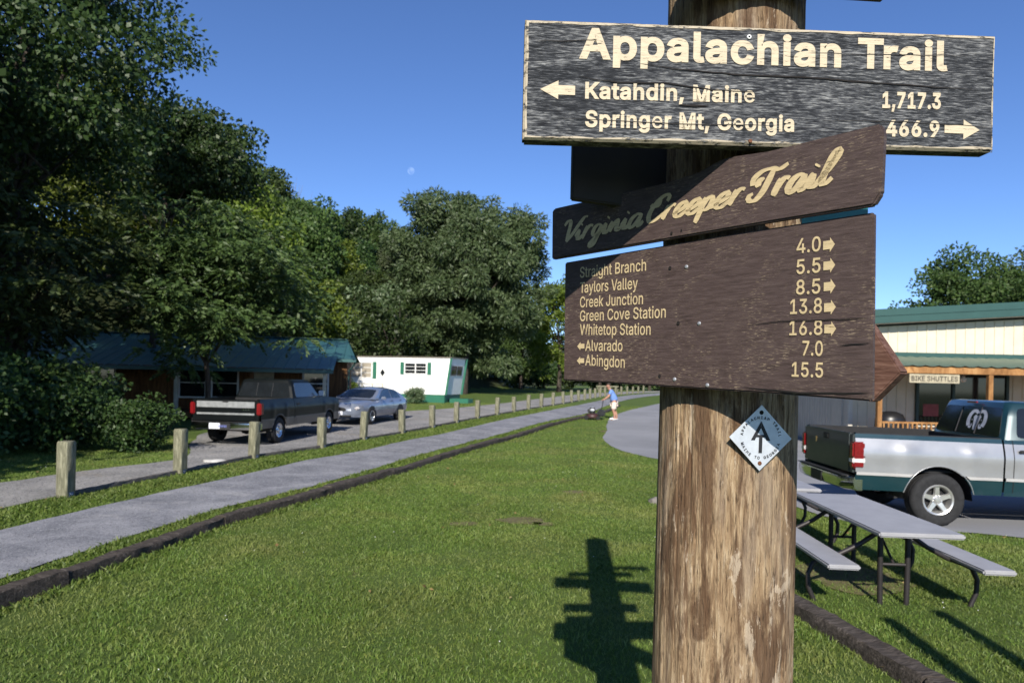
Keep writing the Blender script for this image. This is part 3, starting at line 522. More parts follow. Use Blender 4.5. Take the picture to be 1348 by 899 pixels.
def board(name, poly, th, mat, loc, ang, bev=.003, label=None):
    b = bmesh.new(); mb = MB().prism(poly, 0, th, 'Y'); me = mb.mesh(name); b.from_mesh(me)
    bmesh.ops.bevel(b, geom=[e for e in b.edges], offset=bev, segments=2, affect='EDGES'); b.to_mesh(me); b.free()
    o = link(name, me, MAT[mat], post, (loc[0]-PX, loc[1]-PY, 2.0), (0, 0, ang))
    if label: o['label'] = label
    return o
def wavy(poly, step=.03, amp=.0015, seed=0):
    out = []
    for i in range(len(poly)):
        a = Vector(poly[i]); b = Vector(poly[(i+1) % len(poly)]); n = max(1, int((b-a).length/step)); nr = Vector((-(b-a).y, (b-a).x)).normalized()
        for k in range(n):
            p = a+(b-a)*k/n
            if k: p = p+nr*amp*2*mnoise.noise(Vector((p.x*22, p.y*22, seed)))
            out.append((p.x, p.y))
    return out
# black weathered board, cream border and letters
eA = math.atan2(.0460, .9989)
outer = [(0,.4125),(.9345,.4225),(.9345,.652),(0,.642)]
inset = .0068
inner = [(inset,.4125+inset),(.9345-inset*.8,.4225+inset),(.9345-inset*.8,.652-inset),(inset,.642-inset)]
bA = board('sign_board', [(p[0],p[1]) for p in outer], .038, 'weathered_board', (.0107, 1.31+.0005), eA, .004, 'weathered black board with bold cream lettering and arrows')
bA.scale = (.95,.95,.95); bA.location = (.0107*.95-PX, 1.31*.95-PY, -.0025+2.0)
sb = obj('spacer_block', MB().box((.478-PX,1.335-PY,2.53),(.16,.09,.16),rz=R(2.6),bev=.004), MAT['brown_board'], post)
mb = MB(); P = wavy(outer, .012, .0012, 1); Q = wavy(inner, .012, .0022, 2)
for i in range(4):       # cream chamfer strips all round, broken into short lengths with an uneven inner edge
    a, b, c, d = Vector(outer[i]), Vector(outer[(i+1) % 4]), Vector(inner[(i+1) % 4]), Vector(inner[i]); n = int((b-a).length/.012)
    r0 = []; r1 = []; rm = []
    for k in range(n+1):
        p = a+(b-a)*k/n; q = d+(c-d)*k/n; wv = .0035*mnoise.noise(Vector((p.x*25+i*9, p.y*25, 4))); q = q+(p-q).normalized()*wv
        pm = p+(q-p).normalized()*.0046; po_ = p-(q-p).normalized()*.0006
        r0.append((po_.x, .0044, po_.y)); rm.append((pm.x, -.0009, pm.y)); r1.append((q.x, -.0010, q.y))
    mb.grid([r0, rm, r1])
a, b = outer[3], outer[2]
mb.add([(a[0],.0045,a[1]+.0008),(b[0],.0045,b[1]+.0008),(b[0],.034,b[1]+.0008),(a[0],.034,a[1]+.0008)], [(0,1,2,3)])
obj('painted_edge', mb, MAT['cream_edge'], bA, fix=False)
def letters(par, mat, *a, **k): q = MB(); text_on(q, *a, **k); return obj('lettering', q, MAT[mat], par, fix=False)
def arrow_part(par, mat, *a, **k): q = MB(); arrow_on(q, *a, **k); return obj('arrow', q, MAT[mat], par, fix=False)
letters(bA, 'cream_letters', 'Appalachian Trail', .1046, .8361, .5700, .5765, .0600, .030)
letters(bA, 'cream_letters', 'Katahdin, Maine', .1181, .4501, .4935, .4985, .0325, .028)
letters(bA, 'cream_letters', 'Springer Mt, Georgia', .1192, .5298, .4390, .4455, .0325, .028)
letters(bA, 'cream_letters', '1,717.3', .7054, .8239, .4990, .5012, .0325, .034)
letters(bA, 'cream_letters', '466.9', .7143, .8221, .4437, .4462, .0325, .034)
arrow_part(bA, 'cream_letters', .0311, .0986, .5085, .036, False, head=.52, body=.5); arrow_part(bA, 'cream_letters', .8325, .9039, .4634, .039, True, head=.46, body=.42)
mb = MB()
def crack(pts, wd, par=None):
    par = par or bA; mb = MB()
    for i in range(len(pts)-1):
        (x0,z0),(x1,z1) = pts[i], pts[i+1]; n = 10
        for k in range(n):
            t0, t1 = k/n, (k+1)/n; u0 = i+t0; u1 = i+t1; L = len(pts)-1
            w0 = wd*math.sin(math.pi*min(1,max(0,u0/L)))**.5*.5; w1 = wd*math.sin(math.pi*min(1,max(0,u1/L)))**.5*.5
            f = lambda x, z, t: z+.0016*mnoise.noise(Vector((x*40, z*9, 1)))
            xa, xb = x0+(x1-x0)*t0, x0+(x1-x0)*t1; za, zb = f(xa, z0+(z1-z0)*t0, 0), f(xb, z0+(z1-z0)*t1, 0)
            mb.add([(xa,-.0021,za-w0),(xb,-.0021,zb-w1),(xb,-.0021,zb+w1),(xa,-.0021,za+w0)], [(0,1,2,3)])
    obj('crack', mb, MAT['hole'], par, fix=False)
crack([(.22,.566),(.3,.558),(.42,.552),(.55,.553),(.68,.548),(.8,.545),(.9,.543)], .0030)
crack([(.10,.536),(.18,.527),(.28,.530),(.36,.521),(.46,.519)], .0026); crack([(.30,.4900),(.36,.4880)], .004); crack([(.05,.455),(.3,.452),(.5,.4565)], .0014)
crack([(.55,.60),(.7,.604),(.9,.61)], .0014); crack([(.02,.60),(.14,.607)], .002); crack([(.58,.47),(.75,.474),(.93,.47)], .0015)
def disc_mb(mb, x, z, r, y=-.002, n=14): mb.add([(x+r*math.cos(2*math.pi*k/n), y, z+r*math.sin(2*math.pi*k/n)) for k in range(n)], [tuple(range(n))])
mb = MB().lathe([(.0045,-.0005),(.0040,-.003),(.0022,-.003),(.0022,-.0012)], 16, 'Y', (.4365,0,.6265))
obj('grommet', mb, MAT['white_paint'], bA)
mb = MB().lathe([(.0001,-.003),(.0035,-.0028),(.0042,-.0005)], 14, 'Y', (.4435,0,.4245)); obj('screw', mb, MAT['rust'], bA)

eB = R(-50); PB = (.335, 1.396)
# brown board with distances
bL = board('sign_board', [(-.3330,.2362),(-.3290,-.0480),(-.1,-.0545),(.2,-.0640),(.3835,-.0720),(.3800,.2340),(.1,.2372)], .013, 'brown_board', PB, eB, .003, 'large brown board listing stations and distances')
mb = MB()
rows = [('Straight Branch',-.2787,-.0822,.1934,.1892),('Taylors Valley',-.2776,-.1039,.1575,.1525),('Creek Junction',-.2766,-.0885,.1234,.1182),('Green Cove Station',-.2756,-.0278,.0911,.0858),
        ('Whitetop Station',-.2746,-.0663,.0589,.0515),('Alvarado',-.2562,-.143,.0212,.0180),('Abingdon',-.2552,-.1354,-.0126,-.0185)]
for s, x0, x1, z0, z1 in rows: letters(bL, 'tan_letters', s, x0, x1, z0, z1, .0253, .008)
nums = [('4.0',.2520,.2950,.1830),('5.5',.2528,.2956,.1465),('8.5',.2528,.2960,.1105),('13.8',.2425,.2995,.0770),('16.8',.2420,.3012,.0395),('7.0',.2665,.3025,.0035),('15.5',.2480,.3040,-.0335)]
for s, x0, x1, z in nums: letters(bL, 'tan_letters', s, x0, x1, z, z-.0012, .0258, .012)
for k, z in enumerate((.1905,.1555,.1200,.0845,.0480)): arrow_part(bL, 'tan_letters', .2992+.0013*k, .3192+.0013*k, z, .0255, True, head=.42, body=.58)
for z in (.0325,-.0015): arrow_part(bL, 'tan_letters', -.2828, -.2592, z, .019, False, head=.45, body=.58)
mb = MB()
for x, z, r in ((-.0195,.188,.0038),(.004,.073,.0040),(-.040,-.035,.0035)): hb = MB(); disc_mb(hb, x, z, r); obj('nail_hole', hb, MAT['hole'], bL, fix=False)
crack([(.16,.062),(.24,.066),(.33,.063),(.378,.0640)], .0018, bL); crack([(.15,-.054),(.26,-.061),(.34,-.06),(.381,-.058)], .003, bL); crack([(.33,.02),(.381,.022)], .002, bL)
for x, z in ((.020,.186),(.053,.070),(-.003,-.0415),(.075,-.052)): obj('nail_head', MB().lathe([(.0001,-.0028),(.0030,-.0022),(.0042,-.0003)], 12, 'Y', (x,0,z)), MAT['galv'], bL)
# brown board with script
PBc = (.335-.766*.015, 1.396-.643*.015)
bC = board('sign_board', [(-.3640,.2460),(0,.2452),(.2,.2440),(.3850,.2415),(.3965,.2590),(.3985,.3580),(.3930,.3700),(.20,.3725),(.13,.3800),(.105,.3805),(.05,.3668),(-.03,.3625),(-.2,.3655),(-.360,.3690),(-.3660,.362)], .016, 'brown_board', PBc, eB, .003, 'narrow brown board with script lettering')
GL = {   # brush script letters: strokes of points in units of the capital height, and the advance
 'V': ([[(-.02,.80),(.06,.96),(.18,.96),(.24,.80),(.28,.4),(.32,.02)],[(.32,.02),(.50,.35),(.66,.75),(.80,.98),(.92,.96)]], .66),
 'i': ([[(0,.16),(.10,.44)],[(.10,.44),(.10,.2),(.13,.04),(.22,.03),(.30,.16)],[(.10,.64),(.115,.70)]], .27),
 'r': ([[(.13,.52),(.10,.30),(.07,.0)],[(.09,.20),(.17,.44),(.27,.53),(.37,.47)]], .40),
 'g': ([[(.32,.40),(.20,.48),(.08,.36),(.08,.12),(.18,.02),(.30,.14),(.34,.44)],[(.34,.44),(.32,.0),(.28,-.35),(.16,-.45),(.10,-.32),(.24,-.1),(.44,.16)]], .42),
 'n': ([[(0,.16),(.08,.44)],[(.08,.44),(.09,.02)],[(.09,.12),(.2,.40),(.28,.46),(.32,.36)],[(.32,.38),(.32,.1),(.36,.02),(.44,.05),(.50,.16)]], .48),
 'a': ([[(.36,.42),(.24,.52),(.08,.38),(.04,.14),(.14,-.01),(.28,.12),(.38,.46)],[(.38,.50),(.36,.16),(.40,.0),(.48,.04),(.54,.16)]], .52),
 'C': ([[(.60,.72),(.62,.90),(.50,1.0),(.30,.88),(.14,.56),(.12,.22),(.24,.0),(.44,.06),(.62,.26)],[(.34,.86),(.30,.62),(.14,.62),(.04,.72)]], .60),
 'e': ([[(0,.12),(.18,.20),(.34,.36),(.28,.52),(.14,.46),(.06,.26),(.10,.04),(.24,-.02),(.36,.08),(.46,.20)]], .42),
 'p': ([[(0,.16),(.10,.46)],[(.10,.50),(.09,.1),(.06,-.42)],[(.10,.1),(.14,.38),(.26,.49),(.35,.36),(.32,.10),(.22,.01),(.12,.08)],[(.30,.06),(.42,.08),(.48,.16)]], .46),
 'T': ([[(.02,.50),(-.02,.72),(.16,.92),(.44,.94),(.66,.86),(.86,.98)],[(.50,.90),(.46,.55),(.40,.2),(.26,-.02),(.08,.02),(.03,.16),(.13,.22)],[(.30,.60),(.22,.66),(.17,.54),(.22,.42)]], .70),
 'l': ([[(0,.14),(.18,.50),(.28,.86),(.24,1.02),(.15,.86),(.11,.3),(.15,.04),(.26,.04),(.36,.18)]], .32)}
def script(mb, wordtxt, x0, x1, z0, z1, cap, y=-.0015, shear=.33, wt=1.0):
    st = []; x = 0
    for ch in wordtxt:
        s, adv = GL[ch]
        for q in s: st.append([(p[0]+x+p[1]*shear, p[1]) for p in q])
        x += adv
    lo = min(p[0] for q in st for p in q); hi = max(p[0] for q in st for p in q); k = (x1-x0)/(hi-lo)
    for q in st:
        c = [((p[0]-lo)*k, p[1]*cap) for p in q]; L = smooth_line(c, cap*.06); n = len(L); pts = []
        for i in range(n):
            dx = L[min(i+1,n-1)][0]-L[max(i-1,0)][0]; dz = L[min(i+1,n-1)][1]-L[max(i-1,0)][1]; l = math.hypot(dx, dz)+1e-9
            wdt = cap*wt*(.042+.062*abs(dz/l))*(.6+.4*min(1, 4*min(i, n-1-i)/max(1,n-1)+.2))
            nx, nz = -dz/l*wdt, dx/l*wdt; zz = z0+(z1-z0)*L[i][0]/(x1-x0); pts.append(((x0+L[i][0]+nx, y, zz+L[i][1]+nz), (x0+L[i][0]-nx, y, zz+L[i][1]-nz)))
        y -= .00004
        mb.grid([[p[0] for p in pts], [p[1] for p in pts]])
mb = MB()
for a_ in (('Virginia', -.318, -.080, .2800, .2845, .050, 1.15), ('Creeper', -.066, .158, .2875, .2885, .049, 1.25), ('Trail', .166, .330, .2885, .2900, .053, 1.25)):
    q = MB(); script(q, *a_[:6], wt=a_[6]); obj('lettering', q, MAT['tan_letters'], bC, fix=False)
for x, z, r in ((-.006,.2555,.003),(.018,.258,.0022)): hb = MB(); disc_mb(hb, x, z, r); obj('nail_hole', hb, MAT['hole'], bC, fix=False)
# other boards round the post
def plain_board(poly, th, mat, loc, ang, label, bev=.003): return board('sign_board', poly, th, mat, loc, ang, bev, label)
plain_board([(0,.345),(.28,.325),(.28,.56),(0,.56)], .022, 'dark_back', (.122,1.478), math.atan2(.035,.21), 'dark board seen from behind at the left of the post') if simple('dark_back',(.035,.030,.028),.8) else 0
arr = plain_board([(-.10,.0),(.10,-.045),(.215,-.074),(.245,-.080),(.301,-.018),(.235,.085),(.205,.125),(-.10,.125)], .040, 'red_brown', (.593,1.611), eB, 'brown board with a pointed end showing behind the right edge of the distances board')
tl = plain_board([(.0,.27),(.27,.275),(.27,.405),(0,.40)], .006, 'teal_sign', (.60,1.665), R(4), 'small teal plate glimpsed in the gap between the brown boards', .001)
mb = MB()
text_on(mb, 'PIZZA', .155, .20, .352, .354, .018, .01) if False else None
for x in (.13,.146,.158,.170): mb.box((x,-.0012,.392), (.009,.0006,.010))
obj('white_mark', mb, MAT['white_paint'], tl)
e31 = R(31)
plain_board([(-.40,.727),(.247,.727),(.247,.86),(-.40,.86)], .026, 'brown_board', (PX+.006,PY-.178), R(4), 'brown board just above the frame with one lower corner showing')
plain_board([(-.46,1.10),(.47,1.10),(.47,1.30),(-.46,1.30)], .030, 'brown_board', (PX-.03,PY-.182), R(-8), 'brown board fixed high on the post above the frame')
plain_board([(-.36,1.36),(.30,1.36),(.30,1.46),(-.36,1.46)], .024, 'brown_board', (PX,PY-.174), R(4), 'narrow brown board high on the post above the frame')
plain_board([(-.05,1.52),(.48,1.52),(.48,1.60),(-.05,1.60)], .024, 'brown_board', (PX,PY-.174), R(2), 'short brown board near the top of the post')
# diamond trail marker
mk = link('trail_marker', None, None, post, (.497-PX, 1.3605-PY, 1.845), (0, R(2.2), R(7.1))); 
bpy.data.objects.remove(mk)
hd = .0655; th = .0015
mk = obj('trail_marker', MB().prism([(0,hd*1.0),(-hd,0),(0,-hd),(hd,0)], 0, th, 'Y'), MAT['marker_metal'], post, loc=(.497-PX, 1.358-PY, 1.8455), rot=(0, R(1.0), R(7.1)))
mk['label'] = 'silver diamond trail marker plate'
mb = MB(); y = -.0006
for s in (-1, 1): mb.add([(s*.0002,y,.0335),(s*.0195,y-.00004*s,-.0030),(s*.0205,y-.00004*s,-.0050),(s*.0122,y-.00004*s,-.0050),(s*.0105,y-.00004*s,-.0010),(s*.0002,y,.0195)], [tuple(range(6))])
mb.add([(-.0102,y-.0001,.0012),(.0102,y-.0001,.0012),(.0082,y-.0001,.0062),(-.0082,y-.0001,.0062)], [(0,1,2,3)])
mb.add([(-.0036,y-.00015,.006),(.0036,y-.00015,.006),(.0036,y-.00015,-.0300),(-.0036,y-.00015,-.0300)], [(0,1,2,3)])
def arc_text(body, rad, a0, a1, h, inside):
    n = len(body)
    for i, ch in enumerate(body):
        if ch == ' ': continue
        a = a0+(a1-a0)*i/(n-1); hh, _ = text_geo('H', .028); base = hh[:,1].min(); chh = hh[:,1].max()-base
        v, f = text_geo(ch, .028); cx = (v[:,0].min()+v[:,0].max())/2; k = h/chh; V2 = []
        for p in v:
            lx, lz = (p[0]-cx)*k*.95, (p[1]-base)*k
            if inside: t = (math.cos(a), math.sin(a)); tx = (math.sin(a), -math.cos(a)); q = (t[0]*(rad+lz)+tx[0]*lx, t[1]*(rad+lz)+tx[1]*lx)
            else: t = (math.cos(a), math.sin(a)); tx = (-math.sin(a), math.cos(a)); q = (t[0]*(rad-lz)+tx[0]*lx, t[1]*(rad-lz)+tx[1]*lx)
            V2.append((q[0], y-.0002-.00003*p[2], q[1]))
        mb.add(V2, f)
arc_text('APPALACHIAN TRAIL', .0375, R(170), R(8), .0058, True); arc_text('MAINE TO GEORGIA', .0425, R(198), R(342), .0058, False)
obj('lettering', mb, MAT['black_print'], mk, fix=False)
for zz, m_ in ((.0505,'hole'),(-.0505,'rust')): obj('screw', MB().lathe([(.0001,-.0022),(.0036,-.0016),(.0045,0)], 12, 'Y', (0,0,zz)), MAT[m_], mk)

# ------------------------------------------------------------------ timbers, bollards, edging
def timber_mb(L, wd, ht, seed):
    rows = []; n = max(6, int(L/.07)); ring = [(-1,0),(-1,.55),(-.93,.93),(-.75,1),(-.25,1),(.25,1),(.75,1),(.93,.93),(1,.55),(1,0)]
    for i in range(n+1):
        x = -L/2+L*i/n; r = []
        for k, (a, b) in enumerate(ring):
            q = .014*mnoise.noise(Vector((x*2.2, k*.7, seed)))+.012*mnoise.noise(Vector((x*9, k*1.9, seed+5)))
            r.append((x, a*wd/2+q, b*ht+q*1.1 if b > 0 else -.04))
        rows.append(r)
    mb = MB().grid(rows); m = len(ring); mb.f.append(tuple(range(m))); mb.f.append(tuple(n*m+k for k in range(m))[::-1]); return mb
def place_timber(p0, p1, wd, ht, label, group, seed, name='landscape_timber', mat='timber_wood', lift=0):
    c = ((p0[0]+p1[0])/2, (p0[1]+p1[1])/2); L = math.dist(p0, p1); z0, z1 = tz(*p0), tz(*p1)
    o = obj(name, timber_mb(L-.015, wd, ht, seed), MAT[mat], None, smooth=55, loc=(c[0], c[1], (z0+z1)/2+lift), rot=(0, -math.atan2(z1-z0, L), math.atan2(p1[1]-p0[1], p1[0]-p0[0])))
    return tag(o, label, 'timber', group)
def walk(line, step):
    L = np.array(line); d = np.r_[0, np.cumsum(np.hypot(*np.diff(L, axis=0).T))]; t = np.arange(0, d[-1], step)
    return list(zip(np.interp(t, d, L[:,0]), np.interp(t, d, L[:,1])))
ORD = ['first','second','third','fourth','fifth','sixth','seventh','eighth','ninth','tenth','eleventh','twelfth','thirteenth','fourteenth','fifteenth','sixteenth','seventeenth','eighteenth','nineteenth','twentieth']
lp = walk(logline, 2.55); k = 0
for i in range(len(lp)-1):
    vis = lp[i][1] > 3.6
    if lp[i][1] > 44: break
    lab = 'dark weathered timber edging the lawn, ' + (ORD[k] + ' piece along the trail from the left' if vis else 'piece outside the left edge of the view')
    place_timber(lp[i], lp[i+1], .17, .13+.018*math.sin(i*2.1), lab, 'timbers edging the lawn', i*3.7)
    k += vis
LOGP = lp
place_timber((2.44,6.25),(2.73,4.35), .17, .12, 'dark half buried timber in the grass in front of the picnic table', None, 91)
place_timber((2.73,4.33),(3.0,2.0), .17, .12, 'dark half buried timber in the grass at the bottom edge right of the post', None, 95)

_b0 = min(range(len(bline)), key=lambda i: math.dist(bline[i], G(86,655)))
tail = walk(bline[_b0:], 2.72)
tail = [p for p in tail if p[1] < 84]
wood_post = None
def bollard_mesh():
    mb = MB(); h, w2, n = .87, .095, 12; rows = []
    for i in range(n+1):
        z = -.1+(h+.1-.03)*i/n; r = []
        for a, b in ((-1,-.86),(-.86,-1),(0,-1),(.86,-1),(1,-.86),(1,0),(1,.86),(.86,1),(0,1),(-.86,1),(-1,.86),(-1,0),(-1,-.86)):
            q = 1+.02*mnoise.noise(Vector((a*1.5, b*1.5, z*2.2)))
            r.append((a*w2*q, b*w2*q, z))
        rows.append(r)
    rows.append([(p[0]*.86, p[1]*.86, h) for p in rows[-1]])
    mb.grid(rows); m = 13; mb.f.append(tuple((n+1)*m+k for k in range(m-1))); return mb
bproto = obj('bollard', bollard_mesh(), MAT['bollard_wood'], None, smooth=45)
desc = ['front of the dark hedge, leftmost of the row','front of the green bush by the drive','front of the rear wheel of the dark pickup','front of the front wheel of the dark pickup','front of the nose of the silver sedan','front of the rear door of the silver sedan']
for i, p in enumerate(tail):
    o = bproto if i == 0 else copy_tree(bproto)
    q = tail[min(i+1, len(tail)-1)]; p0 = tail[max(i-1, 0)]
    o.location = (p[0], p[1], tz(*p)); o.rotation_euler = (R(random.uniform(-1.6,1.6)), R(random.uniform(-1.6,1.6)), math.atan2(q[1]-p0[1], q[0]-p0[0])+R(random.uniform(-4,4)))
    o.scale = (1, 1, random.uniform(.95, 1.05))
    if i < 6: lab = 'weathered square wooden bollard standing in '+desc[i]
    elif i < 14: lab = 'pale weathered wooden bollard along the trail, '+ORD[i]+' of the row from the left'
    else: lab = 'small distant pale bollard in the far end of the row behind the man mowing'
    tag(o, lab, 'bollard', 'bollards along the trail')
    if i < 4:
        t = obj('reflector_tag', MB().box((0,-.0985,.055), (.085,.004,.075)), MAT['tag_blue'], o)
        mbx = MB()
        for a_, b_ in ((-.02,.07),(.012,.06),(-.008,.04)): mbx.box((a_,-.1012,b_), (.016,.001,.012))
        obj('tag_print', mbx, MAT['plate_white'], t)
    if i < len(tail)-1 and i < 16:
        a = Vector((p[0], p[1])); b = Vector((tail[i+1][0], tail[i+1][1])); d = (b-a).normalized()
        lab = ('thin edging board at the foot of the bollards, '+ORD[i]+' length from the left') if i < 10 else 'distant thin edging board at the foot of the far bollards'
        place_timber(tuple(a+d*.11), tuple(b-d*.11), .045, .085, lab, 'edging boards between the bollards', 200+i*2.3, 'edging_board', 'timber_top')
BOLL = tail

# ------------------------------------------------------------------ picnic tables
def picnic(loc, rz, label):
    t = thing('picnic_table', label, 'picnic table', loc, rz, 'grey picnic tables on the grass')
    L = 2.05
    top = obj('tabletop', MB().box((0,0,.72), (.70,L,.042), bev=.012), MAT['tabletop_grey'], t, smooth=40)
    for s in (-1, 1): obj('bench', MB().box((s*.63,0,.435), (.27,L,.042), bev=.012), MAT['tabletop_grey'], t, smooth=40)
    for yy in (-.55,.55):
        for s in (-1, 1):
            obj('leg', MB().tube([(s*.12,yy,.698),(s*.12,yy,.3),(s*.115,yy,-.03)], .024, 10), MAT['steel_brown'], t, smooth=40)
            pts = [(s*.13,yy+.03,.64),(s*.30,yy+.03,.52),(s*.48,yy+.03,.425),(s*.62,yy+.03,.38),(s*.70,yy+.03,.34),(s*.745,yy+.03,.24),(s*.74,yy+.03,.12),(s*.70,yy+.03,.03),(s*.68,yy+.03,-.03)]
            obj('bench_leg', MB().tube([tuple(p)+(0,) for p in []] or pts, .022, 10), MAT['steel_brown'], t, smooth=40)
        obj('cross_brace', MB().tube([(-.12,yy,.36),(.12,yy,.36)], .014, 8).tube([(0,yy,.36),(0,yy*.25,.69)], .012, 8), MAT['steel_brown'], t, smooth=40)
        [obj('bench_support', MB().box((s*.63,yy+.03,.405), (.24,.04,.018)), MAT['steel_brown'], t) for s in (-1,1)]
    return t
picnic((3.52,6.72,0), R(-3.5), 'grey picnic table with curved steel bench legs nearest the camera on the grass')
picnic((3.40,9.10,0), R(-3.5), 'grey picnic table half hidden behind the near table and the post')
# ------------------------------------------------------------------ vehicles
def arch(x, ax, r, axz, base):
    d = abs(x-ax)
    return max(base, axz+math.sqrt(max(0, r*r-d*d))) if d < r else base
def side_skin(mb, x0, x1, zlo, zhi, yf, s, axles=(), r=.46, axz=.38, base=.45, step=.05, nz=8, rake=0, x_ref=0):
    """one curved body side between two heights, cut by the wheel arches; s = +1 left, -1 right"""
    xs_ = sorted(set([x0, x1]+list(np.arange(x0, x1, step))+[ax+r*math.cos(R(a)) for ax in axles for a in range(0, 181, 9) if x0 < ax+r*math.cos(R(a)) < x1]))
    rows = []
    for x in xs_:
        lo = zlo
        for ax in axles: lo = max(lo, arch(x, ax, r, axz, zlo))
        hi = zhi(x) if callable(zhi) else zhi; lo = min(lo, hi)
        rows.append([(x, s*yf(x, lo+(hi-lo)*k/nz), lo+(hi-lo)*k/nz-rake*(x-x_ref)) for k in range(nz+1)])
    return mb.grid(rows)
def wheel(parent, c, s, rad=.375, wd=.26, rimr=.215, style='alloy', rim='alloy'):
    """tyre with its rim; s = side on which the outer face looks"""
    h = wd/2
    prof = [(rimr-.02,-h*.9),(rimr+.01,-h*.95),(rad-.06,-h),(rad-.02,-h*.9),(rad,-h*.62),(rad-.004,-h*.4),(rad-.012,-h*.38),(rad-.012,-h*.3),(rad-.003,-h*.28),(rad-.003,h*.28),(rad-.012,h*.3),(rad-.012,h*.38),(rad-.004,h*.4),(rad,h*.62),(rad-.02,h*.9),(rad-.06,h),(rimr+.012,h*.95),(rimr-.008,h*.86)]
    w_ = obj('wheel', MB().lathe(prof, 48, 'Y'), MAT['tyre'], parent, smooth=50, loc=c)
    if s < 0: w_.rotation_euler = (0, 0, math.pi)
    mb = MB().lathe([(rimr+.002,h*.90),(rimr-.006,h*.97),(rimr-.025,h*.90),(rimr-.04,h*.45),(rimr-.045,-.02)], 40, 'Y')
    if style == 'alloy':
        for k in range(5):
            a = 2*math.pi*k/5+.3; ca, sa = math.cos(a), math.sin(a)
            pr = [(.045,h*.66,.040),(.09,h*.72,.036),(rimr*.72,h*.74,.030),(rimr-.02,h*.78,.042)]
            rows = []
            for r_, yy, hw in pr: rows.append([(r_*ca-hw*sa*q, yy-(.028 if abs(q) > .9 else 0)*1, r_*sa+hw*ca*q) for q in (-1.15,-.85,.85,1.15)])
            mb.grid(rows)
        mb.lathe([(.0001,h*.86),(.035,h*.85),(.042,h*.76),(.062,h*.68),(.066,h*.5)], 20, 'Y')
        for k in range(5):
            a = 2*math.pi*(k+.5)/5+.3; mb.lathe([(.0001,h*.80),(.010,h*.78),(.011,h*.6)], 8, 'Y', (.062*math.cos(a),0,.062*math.sin(a)))
    else:
        mb.lathe([(.0001,h*.98),(.035,h*.96),(.05,h*.80),(.055,h*.55),(.10,h*.48),(rimr-.05,h*.62),(rimr-.03,h*.80)], 32, 'Y')
        for k in range(8):
            a = 2*math.pi*k/8; mb.box((.125*math.cos(a),h*.60,.125*math.sin(a)), (.045,.03,.022), 0, 0, 0, -a)
    ri = obj('rim', mb, MAT[rim], w_, smooth=40)
    obj('hub_shadow', MB().lathe([(.0001,h*.1),(rimr-.045,h*.1)], 24, 'Y'), MAT['black_plastic'], ri)
    return w_
